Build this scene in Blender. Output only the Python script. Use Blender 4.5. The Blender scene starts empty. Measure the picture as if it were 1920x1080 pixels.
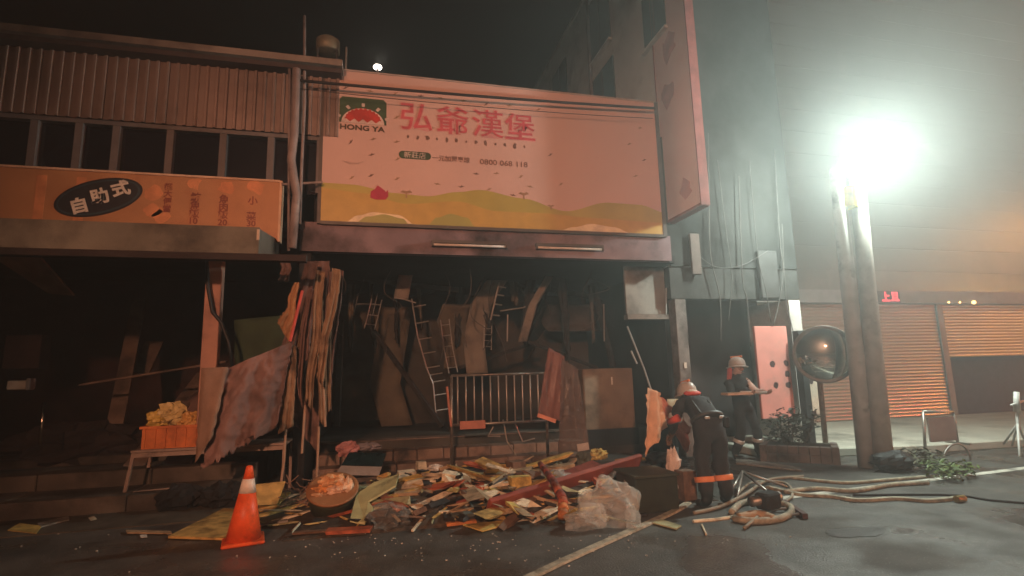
import bpy, bmesh, math, random
from mathutils import Vector, Matrix, noise
random.seed(7)
R = math.radians
S = bpy.context.scene
COL = S.collection

# ------------------------------------------------------------------ camera
FPX, YAW, PITCH, ROLL, EYE = 1000.0, 14.0, 9.0, 1.5, 1.5
_y, _p, _r = R(YAW), R(PITCH), R(ROLL)
_Z = Vector((0, 0, 1))
_F0 = Vector((math.sin(_y), math.cos(_y), 0)); _R0 = Vector((math.cos(_y), -math.sin(_y), 0))
CF = _F0 * math.cos(_p) + _Z * math.sin(_p)
_U0 = _Z * math.cos(_p) - _F0 * math.sin(_p)
CR = _R0 * math.cos(_r) - _U0 * math.sin(_r)
CU = _U0 * math.cos(_r) + _R0 * math.sin(_r)
EYEV = Vector((0, 0, EYE))
cd = bpy.data.cameras.new('camera'); cam = bpy.data.objects.new('camera', cd); COL.objects.link(cam)
cam.matrix_world = Matrix(((CR.x, CU.x, -CF.x, 0), (CR.y, CU.y, -CF.y, 0), (CR.z, CU.z, -CF.z, EYE), (0, 0, 0, 1)))
cd.sensor_width = 36; cd.lens = 36 * FPX / 1920; cd.clip_end = 500; cd.clip_start = 0.05
S.camera = cam

def ray(x, y): return CF * FPX + CR * (x - 960) + CU * (540 - y)
def P(x, y, Y):                      # point of the plane at depth Y seen at that place of the photograph
    v = ray(x, y); return EYEV + v * (Y / v.y)
def G(x, y, z=0.0):                  # point at height z
    v = ray(x, y); return EYEV + v * ((z - EYE) / v.z)

# ------------------------------------------------------------------ world, lamps, exposure
W = bpy.data.worlds.new('World'); S.world = W; W.use_nodes = True
nt = W.node_tree; bg = nt.nodes['Background']
sky = nt.nodes.new('ShaderNodeTexSky'); sky.sky_type = 'NISHITA'; sky.sun_disc = False
sky.sun_elevation = R(-6); sky.sun_rotation = R(200)
nt.links.new(sky.outputs[0], bg.inputs[0]); bg.inputs[1].default_value = 0.035
sd = bpy.data.lights.new('moonlight', 'SUN'); sd.energy = 0.004; sd.angle = R(3); sd.color = (.8, .9, 1)
so = bpy.data.objects.new('moonlight', sd); COL.objects.link(so); so.rotation_euler = (R(40), 0, R(20))
S.view_settings.view_transform = 'Standard'; S.view_settings.look = 'None'
S.view_settings.exposure = 0; S.view_settings.gamma = 1
FLOOD_W, FLOOD_C = 1400, (.87, 1.0, .89)
WORK_W, WORK_C = 14200, (1.0, .44, .25)
HAZE_D, HAZE_G = 0.0215, 0.66
S.render.engine = 'CYCLES'
S.cycles.use_denoising = True; S.cycles.use_adaptive_sampling = True; S.cycles.adaptive_threshold = .02
S.cycles.max_bounces = 4; S.cycles.diffuse_bounces = 2; S.cycles.glossy_bounces = 3
S.cycles.transparent_max_bounces = 10; S.cycles.volume_bounces = 0
S.cycles.sample_clamp_indirect = 4; S.cycles.sample_clamp_direct = 30
S.cycles.caustics_reflective = False; S.cycles.caustics_refractive = False

# ------------------------------------------------------------------ materials
MATS = {}
def mat(name, col, rough=.75, var=.25, scale=5.0, bump=.25, metal=0.0, dirt=0.0, dirtcol=(.012, .010, .009), spec=.35, emit=None, estr=0, fine=60.0):
    if name in MATS: return MATS[name]
    m = bpy.data.materials.new(name); m.use_nodes = True; MATS[name] = m
    n = m.node_tree.nodes; l = m.node_tree.links; b = n['Principled BSDF']
    tc = n.new('ShaderNodeTexCoord')
    geo = n.new('ShaderNodeNewGeometry')
    n1 = n.new('ShaderNodeTexNoise'); n1.inputs['Scale'].default_value = scale; n1.inputs['Detail'].default_value = 6
    l.new(geo.outputs['Position'], n1.inputs['Vector'])
    cr = n.new('ShaderNodeValToRGB'); c = Vector(col)
    cr.color_ramp.elements[0].position = .3; cr.color_ramp.elements[1].position = .72
    cr.color_ramp.elements[0].color = (*(c * (1 - var)), 1); cr.color_ramp.elements[1].color = (*[min(.95, v) for v in c * (1 + var * .7)], 1)
    l.new(n1.outputs[0], cr.inputs[0]); out = cr.outputs[0]
    if dirt > 0:
        n2 = n.new('ShaderNodeTexNoise'); n2.inputs['Scale'].default_value = scale * .37; n2.inputs['Detail'].default_value = 9; n2.inputs['Roughness'].default_value = .68
        l.new(geo.outputs['Position'], n2.inputs['Vector'])
        r2 = n.new('ShaderNodeValToRGB'); r2.color_ramp.elements[0].position = .62 - dirt * .45; r2.color_ramp.elements[1].position = .78 - dirt * .3
        l.new(n2.outputs[0], r2.inputs[0])
        mx = n.new('ShaderNodeMix'); mx.data_type = 'RGBA'; mx.inputs[7].default_value = (*dirtcol, 1)
        l.new(r2.outputs[0], mx.inputs[0]); l.new(out, mx.inputs[6]); out = mx.outputs[2]
    l.new(out, b.inputs['Base Color'])
    b.inputs['Roughness'].default_value = rough; b.inputs['Metallic'].default_value = metal
    b.inputs['Specular IOR Level'].default_value = spec
    if bump > 0:
        n3 = n.new('ShaderNodeTexNoise'); n3.inputs['Scale'].default_value = fine; n3.inputs['Detail'].default_value = 4
        l.new(geo.outputs['Position'], n3.inputs['Vector'])
        bp = n.new('ShaderNodeBump'); bp.inputs['Strength'].default_value = bump; bp.inputs['Distance'].default_value = .01
        l.new(n3.outputs[0], bp.inputs['Height']); l.new(bp.outputs[0], b.inputs['Normal'])
    if emit:
        b.inputs['Emission Color'].default_value = (*emit, 1); b.inputs['Emission Strength'].default_value = estr
    return m

def sheet_mat(name, col, alpha, rough=.2):        # clear or milky plastic film
    if name in MATS: return MATS[name]
    m = bpy.data.materials.new(name); m.use_nodes = True; MATS[name] = m
    n = m.node_tree.nodes; l = m.node_tree.links; b = n['Principled BSDF']
    b.inputs['Base Color'].default_value = (*col, 1); b.inputs['Roughness'].default_value = rough
    geo = n.new('ShaderNodeNewGeometry')
    t = n.new('ShaderNodeTexNoise'); t.inputs['Scale'].default_value = 6; t.inputs['Detail'].default_value = 3; t.inputs['Distortion'].default_value = 1.4
    try: t.noise_type = 'RIDGED_MULTIFRACTAL'
    except Exception: pass
    l.new(geo.outputs['Position'], t.inputs['Vector'])
    mr = n.new('ShaderNodeMapRange'); mr.inputs[1].default_value = .3; mr.inputs[2].default_value = .7
    mr.inputs[3].default_value = max(0, alpha - .2); mr.inputs[4].default_value = min(1, alpha + .25)
    l.new(t.outputs[0], mr.inputs[0]); l.new(mr.outputs[0], b.inputs['Alpha'])
    bp = n.new('ShaderNodeBump'); bp.inputs['Strength'].default_value = 1.0; bp.inputs['Distance'].default_value = .05
    l.new(t.outputs[0], bp.inputs['Height']); l.new(bp.outputs[0], b.inputs['Normal'])
    tl_ = n.new('ShaderNodeBsdfTranslucent'); tl_.inputs[0].default_value = (*col, 1); tp = n.new('ShaderNodeBsdfTransparent')
    m1 = n.new('ShaderNodeMixShader'); l.new(mr.outputs[0], m1.inputs[0]); l.new(tp.outputs[0], m1.inputs[1]); l.new(tl_.outputs[0], m1.inputs[2])
    m2 = n.new('ShaderNodeMixShader'); m2.inputs[0].default_value = .4; l.new(b.outputs[0], m2.inputs[1]); l.new(m1.outputs[0], m2.inputs[2])
    l.new(m2.outputs[0], n['Material Output'].inputs['Surface'])
    return m

# ------------------------------------------------------------------ mesh helpers
class MB:
    def __init__(s): s.v = []; s.f = []
    def add(s, vs, fs):
        o = len(s.v); s.v += [tuple(v) for v in vs]; s.f += [tuple(i + o for i in f) for f in fs]; return s
    def box(s, c, d, rot=None, jit=0.0):
        c = Vector(c); hx, hy, hz = d[0] / 2, d[1] / 2, d[2] / 2
        vs = [Vector((x * hx, y * hy, z * hz)) for z in (-1, 1) for y in (-1, 1) for x in (-1, 1)]
        if jit: vs = [v + Vector((random.uniform(-jit, jit), random.uniform(-jit, jit), random.uniform(-jit, jit) * .3)) for v in vs]
        if rot is not None: vs = [rot @ v for v in vs]
        return s.add([c + v for v in vs], [(0, 2, 3, 1), (4, 5, 7, 6), (0, 1, 5, 4), (2, 6, 7, 3), (0, 4, 6, 2), (1, 3, 7, 5)])
    def mm(s, a, b):                         # box by its two corners
        a = Vector(a); b = Vector(b); return s.box((a + b) / 2, [abs(b[i] - a[i]) for i in range(3)])
    def beam(s, p, q, w, h, up=(0, 0, 1)):
        p = Vector(p); q = Vector(q); d = (q - p); L = d.length; d.normalize()
        sx = d.cross(Vector(up))
        if sx.length < 1e-3: sx = d.cross(Vector((0, 1, 0)))
        sx.normalize(); u = sx.cross(d)
        return s.box((p + q) / 2, (L, w, h), Matrix((d, -sx, u)).transposed())
    def tube(s, pts, r, n=8, cap=True):
        pts = [Vector(p) for p in pts]; rs = r if isinstance(r, (list, tuple)) else [r] * len(pts)
        rings = []; prev = None
        for i, p in enumerate(pts):
            t = (pts[min(i + 1, len(pts) - 1)] - pts[max(i - 1, 0)]).normalized()
            if prev is None:
                a = t.cross(Vector((0, 0, 1)))
                if a.length < .1: a = t.cross(Vector((0, 1, 0)))
            else: a = prev - t * prev.dot(t)
            a.normalize(); prev = a; b = t.cross(a)
            rings.append([p + (a * math.cos(2 * math.pi * k / n) + b * math.sin(2 * math.pi * k / n)) * rs[i] for k in range(n)])
        vs = [v for rg in rings for v in rg]; fs = []
        for i in range(len(rings) - 1):
            for k in range(n):
                k2 = (k + 1) % n; fs.append((i * n + k, i * n + k2, (i + 1) * n + k2, (i + 1) * n + k))
        if cap: fs += [tuple(range(n - 1, -1, -1)), tuple((len(rings) - 1) * n + k for k in range(n))]
        return s.add(vs, fs)
    def lathe(s, prof, c=(0, 0, 0), n=24, rot=None):
        c = Vector(c); vs = []; fs = []
        for r, z in prof:
            for k in range(n):
                v = Vector((r * math.cos(2 * math.pi * k / n), r * math.sin(2 * math.pi * k / n), z))
                vs.append(c + (rot @ v if rot is not None else v))
        for i in range(len(prof) - 1):
            for k in range(n):
                k2 = (k + 1) % n; fs.append((i * n + k, i * n + k2, (i + 1) * n + k2, (i + 1) * n + k))
        fs += [tuple(range(n - 1, -1, -1)), tuple((len(prof) - 1) * n + k for k in range(n))]
        return s.add(vs, fs)
    def prism(s, poly, d):                   # polygon of 3-D points pushed along d
        d = Vector(d); n = len(poly); vs = [Vector(p) for p in poly] + [Vector(p) + d for p in poly]
        return s.add(vs, [tuple(range(n - 1, -1, -1)), tuple(range(n, 2 * n))] + [(i, (i + 1) % n, n + (i + 1) % n, n + i) for i in range(n)])
    def grid(s, fn, nu, nv):
        vs = [fn(i / nu, j / nv) for j in range(nv + 1) for i in range(nu + 1)]
        return s.add(vs, [(j * (nu + 1) + i, j * (nu + 1) + i + 1, (j + 1) * (nu + 1) + i + 1, (j + 1) * (nu + 1) + i) for j in range(nv) for i in range(nu)])
    def blob(s, c, r, seed=0, amp=.25, n=10, freq=2.0):
        c = Vector(c); r = Vector(r) if not isinstance(r, (int, float)) else Vector((r, r, r))
        def fn(u, v):
            th = u * 2 * math.pi; ph = (v - .5) * math.pi * .998
            d = Vector((math.cos(th) * math.cos(ph), math.sin(th) * math.cos(ph), math.sin(ph)))
            sv_ = Vector((seed * 7.3, seed, -seed))
            k = 1 + amp * noise.noise(d * freq + sv_) * 1.1 - amp * .55 * abs(noise.noise(d * freq * 2.1 + sv_)) - amp * .35 * abs(noise.noise(d * freq * 4.3 + sv_))
            return c + Vector((d.x * r.x, d.y * r.y, d.z * r.z)) * k
        return s.grid(fn, n * 2, n)
    def build(s, name, m, parent=None, smooth=False, bevel=0.0, solid=0.0):
        me = bpy.data.meshes.new(name); me.from_pydata([tuple(v) for v in s.v], [], s.f)
        bm = bmesh.new(); bm.from_mesh(me); bmesh.ops.remove_doubles(bm, verts=bm.verts, dist=1e-5)
        if not solid: bmesh.ops.recalc_face_normals(bm, faces=bm.faces)
        if bevel: bmesh.ops.bevel(bm, geom=bm.edges[:], offset=bevel, segments=1, affect='EDGES')
        bm.to_mesh(me); bm.free()
        o = bpy.data.objects.new(name, me); COL.objects.link(o)
        if m is not None: me.materials.append(m)
        if smooth:
            for p in me.polygons: p.use_smooth = True
        if solid:
            sm = o.modifiers.new('thickness', 'SOLIDIFY'); sm.thickness = solid
        if parent is not None: attach(o, parent)
        return o

def attach(o, parent):
    mw = Matrix.LocRotScale(parent.location, parent.rotation_euler, parent.scale)
    pp = parent.parent
    if pp is not None: mw = Matrix.LocRotScale(pp.location, pp.rotation_euler, pp.scale) @ parent.matrix_parent_inverse @ mw
    o.parent = parent; o.matrix_parent_inverse = mw.inverted()
def tag(o, label, cat, group=None, kind=None):
    o['label'] = label; o['category'] = cat
    if group: o['group'] = group
    if kind: o['kind'] = kind
    return o
def thing(name, label, cat, loc=(0, 0, 0), group=None):
    o = bpy.data.objects.new(name, None); COL.objects.link(o); o.location = loc; o.empty_display_size = .1
    return tag(o, label, cat, group)
def struct(o, kind='structure'): o['kind'] = kind; return o

def text(s, size, c, m, parent, name='lettering', offset=0.0, rot=0.0, depth=.004, squash=1.0):
    cu = bpy.data.curves.new('t', 'FONT'); cu.body = s; cu.size = size; cu.align_x = 'CENTER'; cu.align_y = 'CENTER'
    cu.offset = offset; cu.extrude = depth / 2; cu.resolution_u = 3
    o = bpy.data.objects.new('t', cu); COL.objects.link(o)
    bpy.context.view_layer.update()
    me = bpy.data.meshes.new_from_object(o.evaluated_get(bpy.context.evaluated_depsgraph_get()))
    bpy.data.objects.remove(o); bpy.data.curves.remove(cu)
    cx = (min(v.co.x for v in me.vertices) + max(v.co.x for v in me.vertices)) / 2
    cy = (min(v.co.y for v in me.vertices) + max(v.co.y for v in me.vertices)) / 2
    M4 = Matrix.Translation(Vector(c)) @ Matrix.Rotation(R(90), 4, 'X') @ Matrix.Rotation(rot, 4, 'Z') @ Matrix.Diagonal((squash, 1, 1, 1)) @ Matrix.Translation((-cx, -cy, 0))
    me.transform(M4); me.materials.clear(); me.materials.append(m)
    o = bpy.data.objects.new(name, me); COL.objects.link(o); attach(o, parent); return o

def flat(poly2d, Y, depth):                     # (x,z) outline on a wall plane facing -Y
    return MB().prism([(x, Y, z) for x, z in poly2d], (0, -depth, 0))

def cloth(name, corners, m, nu=10, nv=14, ripple=.04, folds=3, rag=.02, solid=.006, parent=None, seed=0, sag=0.0, axis=None, sway=0.0):
    a, b, c, d = [Vector(q) for q in corners]   # top-left, top-right, bottom-right, bottom-left
    nrm = (b - a).cross(d - a).normalized() if axis is None else Vector(axis)
    def fn(u, v):
        p = (a.lerp(b, u)).lerp(d.lerp(c, u), v)
        k = noise.noise(Vector((u * folds * 1.7 + seed, v * 1.2, seed * .7))) + .5 * math.sin(u * folds * 6.28 + seed + v * 1.5)
        p = p + nrm * ripple * k * (.35 + .65 * v) + nrm * ripple * .9 * (.5 - abs(noise.noise(Vector((u * 5 + seed, v * 6, 9)))) - .5 * abs(noise.noise(Vector((u * 11, v * 13 + seed, 4)))))
        p.z -= sag * math.sin(u * math.pi) * (1 - .3 * v)
        p = p + (b - a).normalized() * sway * (math.sin(v * 4.2 + seed) * .6 + noise.noise(Vector((v * 3, seed, .5)))) * v
        if rag and (v > .97 or u < .03 or u > .97):
            p = p + Vector((0, 0, rag * noise.noise(Vector((u * 23 + seed, v * 23, 3))) * 2)) + (b - a).normalized() * rag * noise.noise(Vector((v * 19, seed, u * 9)))
        return p
    return MB().grid(fn, nu, nv).build(name, m, parent, smooth=True, solid=solid)

def crumple(name, c, r, m, seed=0, amp=.45, parent=None, freq=3.0, n=9, solid=0):
    return MB().blob(c, r, seed, amp, n, freq).build(name, m, parent)

# ================================================================== SETTING
M_asph = mat('asphalt', (.080, .078, .071), rough=.55, var=.45, scale=2.2, bump=1.0, spec=.5, fine=60)
def asphalt_flecks(m):
    n = m.node_tree.nodes; l = m.node_tree.links; b = n['Principled BSDF']
    src = b.inputs['Base Color'].links[0].from_socket
    geo = n.new('ShaderNodeNewGeometry')
    v = n.new('ShaderNodeTexVoronoi'); v.inputs['Scale'].default_value = 48
    l.new(geo.outputs['Position'], v.inputs['Vector'])
    r = n.new('ShaderNodeValToRGB'); r.color_ramp.elements[0].position = .10; r.color_ramp.elements[1].position = .22
    r.color_ramp.elements[0].color = (1, 1, 1, 1); r.color_ramp.elements[1].color = (0, 0, 0, 1)
    l.new(v.outputs['Distance'], r.inputs[0])
    wn = n.new('ShaderNodeTexWhiteNoise'); l.new(v.outputs['Color'], wn.inputs['Vector'])
    gt = n.new('ShaderNodeMath'); gt.operation = 'GREATER_THAN'; gt.inputs[1].default_value = .7
    l.new(wn.outputs['Value'], gt.inputs[0])
    mu = n.new('ShaderNodeMath'); mu.operation = 'MULTIPLY'; l.new(r.outputs[0], mu.inputs[0]); l.new(gt.outputs[0], mu.inputs[1])
    mx = n.new('ShaderNodeMix'); mx.data_type = 'RGBA'; mx.inputs[7].default_value = (.32, .31, .28, 1)
    l.new(mu.outputs[0], mx.inputs[0]); l.new(src, mx.inputs[6]); l.new(mx.outputs[2], b.inputs['Base Color'])
    t = n.new('ShaderNodeTexNoise'); t.inputs['Scale'].default_value = .9; t.inputs['Detail'].default_value = 5
    l.new(geo.outputs['Position'], t.inputs['Vector'])
    mr = n.new('ShaderNodeMapRange'); mr.inputs[1].default_value = .36; mr.inputs[2].default_value = .58; mr.inputs[3].default_value = .13; mr.inputs[4].default_value = .8
    l.new(t.outputs[0], mr.inputs[0]); l.new(mr.outputs[0], b.inputs['Roughness'])
asphalt_flecks(M_asph)
struct(MB().mm((-60, -30, -.3), (70, 60, 0)).build('road', M_asph))
M_conc = mat('concrete', (.55, .53, .45), rough=.85, var=.2, scale=1.7, bump=.4, dirt=.18, dirtcol=(.09, .08, .07))
M_concd = mat('sooty_concrete', (.13, .11, .09), rough=.9, var=.4, scale=2.5, bump=.5, dirt=.35)
# forecourt before the shutters, a low step up from the road
FC = .13
fe = [G(1470, 872), G(1600, 884), G(1760, 886), G(1960, 852)]
struct(MB().prism([(6.15, 7.75, 0), (7.3, 7.55, 0), (9.0, 7.25, 0), (30, 6.2, 0), (30, 11.0, 0), (6.15, 11.0, 0)], (0, 0, FC)).build('pavement', M_conc, bevel=.015))
# painted edge line along the road on the right
M_white = mat('worn_white_paint', (.62, .60, .52), rough=.7, var=.2, scale=9, bump=.2, dirt=.25, dirtcol=(.12, .11, .10))
l0, l1, l2 = G(1500, 932), G(1640, 913), G(1930, 877)
dv = Vector((0, .06, 0))
pl = MB()
for a, b in ((G(1420, 940), l1), (l1, l2), (l2, l2 + (l2 - l1) * 3)):
    pl.add([a - dv + Vector((0, 0, .004)), b - dv + Vector((0, 0, .004)), b + dv + Vector((0, 0, .004)), a + dv + Vector((0, 0, .004))], [(0, 1, 2, 3)])
struct(pl.build('road_edge_line', M_white))
# damp patch on the road
pc = G(1605, 998); pd = MB()
ring = [pc + Vector((math.cos(t) * .30 * (1 + .35 * noise.noise(Vector((math.cos(t) * 2, math.sin(t) * 2, 5)))), math.sin(t) * .13 * (1 + .5 * noise.noise(Vector((math.cos(t) * 3, math.sin(t) * 3, 1)))), .005)) for t in [k * math.pi / 16 for k in range(32)]]
pd.add(ring, [tuple(range(32))])
struct(pd.build('damp_patch', mat('damp_asphalt', (.012, .012, .011), rough=.3, var=.3, scale=14, bump=.6, spec=.5, fine=90)))
# drain strip of bare concrete at the foot of the shops, left
struct(MB().mm((-14, 6.7, 0), (-1.6, 7.45, .012)).build('gutter_strip', mat('gutter_concrete', (.10, .085, .065), rough=.9, var=.4, scale=3, bump=.6, dirt=.3)))

# ------------------------------------------------------------------ left building
M_clad = mat('cladding_metal', (.30, .22, .19), rough=.5, var=.2, scale=1.4, bump=.1, metal=.2, dirt=.22, dirtcol=(.10, .06, .045))
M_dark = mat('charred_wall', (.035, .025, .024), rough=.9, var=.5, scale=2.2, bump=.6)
M_fascia = mat('roof_fascia', (.30, .24, .20), rough=.6, var=.2, scale=2, bump=.1, dirt=.3, dirtcol=(.06, .04, .03))
M_glassd = mat('dark_window_glass', (.012, .010, .016), rough=.12, var=.3, scale=1, bump=0, spec=.5)
M_frame = mat('grey_mullion', (.17, .15, .15), rough=.6, var=.2, bump=.1)
lb = thing('shop_building', 'long low shop with ribbed metal cladding above a band of dark windows, far left', 'building', (-5, 8.3, 0))
LX0, LX1 = -13.0, -1.0
Zr = P(300, 95, 8).z
# walls of the burnt-out ground floor: back, sides, ceiling, floor
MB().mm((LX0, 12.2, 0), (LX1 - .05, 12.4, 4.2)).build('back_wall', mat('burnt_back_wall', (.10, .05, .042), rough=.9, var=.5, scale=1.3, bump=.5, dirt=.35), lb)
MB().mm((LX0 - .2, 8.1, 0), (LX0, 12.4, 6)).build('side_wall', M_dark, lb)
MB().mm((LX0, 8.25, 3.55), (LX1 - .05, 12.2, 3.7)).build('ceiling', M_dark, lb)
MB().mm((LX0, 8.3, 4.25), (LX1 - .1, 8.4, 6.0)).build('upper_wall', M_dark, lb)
n_sh = 16; shw = (LX1 + .35 - LX0) / n_sh
me0 = None
zc0, zc1 = P(300, 232, 8).z, Zr - .17
for i in range(n_sh):
    x0 = LX0 + i * shw
    def prof(k):
        out = []
        for q in range(6):
            b = k + q * shw / 6; w = shw / 6
            out += [(b, 0), (b + w * .55, 0), (b + w * .65, -.028), (b + w * .9, -.028)]
        return out + [(k + shw - .004, 0)]
    pr_ = prof(0); m_ = MB(); n_ = len(pr_)
    vs = [(x, 8.0 + y, zc0) for x, y in pr_] + [(x, 8.0 + y, zc1) for x, y in pr_]
    m_.add(vs, [(j, j + 1, n_ + j + 1, n_ + j) for j in range(n_ - 1)])
    if me0 is None: o = m_.build('cladding_sheet', M_clad, None, solid=.004); me0 = o.data
    else:
        o = bpy.data.objects.new('cladding_sheet', me0); COL.objects.link(o); sm = o.modifiers.new('t', 'SOLIDIFY'); sm.thickness = .004
    o.location = (x0, random.uniform(-.004, .004), 0)
    attach(o, lb)
MB().mm((LX0, 7.72, Zr - .10), (LX1 + .4, 8.3, Zr)).build('roof_edge', M_fascia, lb)
MB().mm((LX0, 7.80, Zr - .17), (LX1 + .38, 8.05, Zr - .102)).build('gutter', mat('gutter_dark', (.07, .045, .04), rough=.7), lb)  # dark strip painting in the shade below the roof edge
MB().mm((LX0, 8.3, Zr - .08), (LX1 + .4, 14, Zr - .01)).build('roof', M_dark, lb)
zs1 = P(300, 325, 8).z
wx = [P(p, 280, 8.06).x for p in (60, 145, 216, 318, 418, 508, 600)]
wx = [wx[0] - 1.2 * k for k in (4, 3, 2, 1)] + wx
for a, b in zip(wx[:-1], wx[1:]):
    w_ = MB().mm((a, 8.13, zs1 - .15), (b, 8.15, zc0 + .05)).build('window', M_glassd, lb)
    MB().mm((b - .045, 8.04, zs1 - .15), (b + .045, 8.14, zc0 + .02)).build('mullion', M_frame, w_)
MB().mm((LX0, 8.03, zc0 - .06), (LX1 + .05, 8.13, zc0 + .004)).build('window_head', M_frame, lb)
# steps along the front, left
zt = P(60, 941, 7.45).z
for i, (ya, yb, za) in enumerate(((7.46, 8.15, zt), (8.15, 8.9, zt + .19), (8.9, 12.2, zt + .30))):
    nb = 9
    for k in range(nb):
        xa = LX0 + (LX1 - .6 - LX0) * k / nb; xb = LX0 + (LX1 - .6 - LX0) * (k + 1) / nb
        MB().mm((xa + .004, ya, -.02), (xb - .004, yb + .002, za + random.uniform(-.006, .006))).build('step_slab', M_concd, lb, bevel=.012)
# the sign over the awning
M_orange = mat('orange_sign_face', (.52, .25, .11), rough=.5, var=.12, scale=2.5, bump=.05, dirt=.12, dirtcol=(.42, .14, .06))
sb = thing('menu_signboard', 'long orange menu signboard with a dark oval, above the left awning', 'signboard', (-3.2, 7.98, 4))
SX1 = P(525, 342, 7.9).x; sz1 = P(525, 342, 7.9).z; sz0 = P(518, 452, 7.9).z
MB().mm((-9.0, 7.9, sz0), (SX1, 8.02, sz1)).build('panel', M_orange, sb)
MB().mm((SX1 + .002, 7.885, sz0 - .01), (SX1 + .035, 8.03, sz1 + .02)).build('frame_edge', mat('sign_trim', (.75, .52, .36), rough=.5), sb)
MB().mm((-9.0, 7.885, sz1 + .002), (SX1, 8.03, sz1 + .03)).build('frame_edge', mat('sign_trim', (.75, .52, .36)), sb)
M_oval = mat('oval_ink', (.015, .016, .024), rough=.4, bump=0); M_cream = mat('cream_ink', (.78, .70, .60), rough=.5, bump=0)
M_redink = mat('red_brown_ink', (.26, .05, .025), rough=.5, bump=0)
oc = P(186, 370, 7.9); ang = math.atan2(1.0, 3.1)
def oval(c, a, b, t, y, n=40): return [(c.x + math.cos(k * 2 * math.pi / n) * a * math.cos(t) - math.sin(k * 2 * math.pi / n) * b * math.sin(t), c.z + math.cos(k * 2 * math.pi / n) * a * math.sin(t) + math.sin(k * 2 * math.pi / n) * b * math.cos(t)) for k in range(n)]
ov = flat(oval(oc, .52, .245, ang, 0), 7.9, .006).build('oval', M_oval, sb)
flat(oval(oc, .49, .22, ang, 0), 7.8935, .002).build('oval_rim', mat('oval_teal', (.03, .07, .09), rough=.4, bump=0), ov)
flat(oval(oc, .47, .20, ang, 0), 7.891, .002).build('oval_face', M_oval, ov)
for k, ch in enumerate('自助式'):
    q = P((148, 186, 226)[k], (385, 368, 353)[k], 7.885)
    text(ch, .22, q, M_cream, sb, rot=ang, offset=.008)
for px, py, ch, sz in ((316, 350, '超', .105), (315, 363, '大', .105), (314, 377, '便', .105), (313, 391, '當', .105),
                       (367, 369, '鮪', .13), (366, 384, '魚', .13), (364, 400, '飯', .13), (363, 414, '10', .12),
                       (420, 373, '魚', .13), (419, 388, '肉', .13), (418, 402, '飯', .13), (417, 417, '20', .12),
                       (474, 376, '小', .13), (471, 405, '菜', .13), (471, 419, '30', .12)):
    text(ch, sz, P(px, py, 7.897), M_redink, sb, offset=.003)
for px, py in ((288, 362), (284, 396), (300, 405), (362, 345), (425, 350), (480, 352)):      # faded red stains of ink on the panel
    q = P(px, py, 7.9); flat([(q.x + math.cos(t) * .11 * random.uniform(.6, 1.3), q.z + math.sin(t) * .10 * random.uniform(.6, 1.3)) for t in [k * .5236 for k in range(12)]], 7.9, .0015).build('faded_print', mat('faded_red_print', (.72, .30, .13), rough=.5, bump=0), sb)
for px in (75, 150):
    q = P(px, 360, 7.9); MB().mm((q.x - .05, 7.898, sz0 + .1), (q.x + .06, 7.902, sz1 - .08)).build('faded_print', mat('faded_red_print', (.72, .30, .13)), sb)
# awning
aw = thing('awning', 'grey soot-stained awning with a deep front edge under the orange signboard', 'awning', (-5, 7.4, 3.2))
AX1 = P(520, 455, 8).x; AY = 6.85
M_awn = mat('awning_metal', (.15, .14, .12), rough=.7, var=.3, scale=2.5, bump=.2, dirt=.35)
za = P(488, 432, AY).z
MB().prism([(-9.5, AY, za - .02), (-9.5, 8.2, za + .16), (-9.5, 8.2, za + .20), (-9.5, AY, za + .02)], (AX1 + 9.5, 0, 0)).build('roof_sheet', M_awn, aw)
MB().mm((-9.5, AY - .03, za - .30), (AX1 + .005, AY, za + .03)).build('front_fascia', mat('awning_fascia', (.20, .19, .155), rough=.7, var=.35, scale=2.0, bump=.2, dirt=.4), aw)
MB().mm((-9.5, AY - .05, za - .38), (AX1 + .55, AY + .08, za - .302)).build('lower_beam', M_dark, aw)
MB().prism([(AX1, AY, za - .30), (AX1, 8.2, za - .1), (AX1, 8.2, za + .16), (AX1, AY, za - .02)], (.004, 0, 0)).build('end_panel', M_awn, aw)
q = P(484, 440, AY - .035); MB().box(q, (.03, .012, .13)).build('clip', mat('pale_clip', (.6, .5, .4)), aw)
# post under the awning
pt = P(404, 500, 7.75)
tag(MB().mm((pt.x - .095, 7.7, P(404, 800, 7.75).z), (pt.x + .095, 7.85, za - .05)).build('post', mat('pink_post', (.46, .25, .19), rough=.7, var=.2, scale=4, bump=.2, dirt=.2, dirtcol=(.10, .05, .04)), bevel=.008), 'square pinkish post under the awning, its foot hidden by the brown tarpaulin', 'post')
q1, q2 = P(388, 490, 7.6), P(436, 690, 7.6)
tag(MB().tube([q1, P(390, 540, 7.6), P(398, 585, 7.6), P(415, 605, 7.6), P(428, 640, 7.6), q2], .022, 8).build('drooping_cable', mat('black_rubber', (.012, .012, .013), rough=.5, bump=.1), smooth=True), 'thick black cable drooping across the pinkish post', 'cable')

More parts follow.
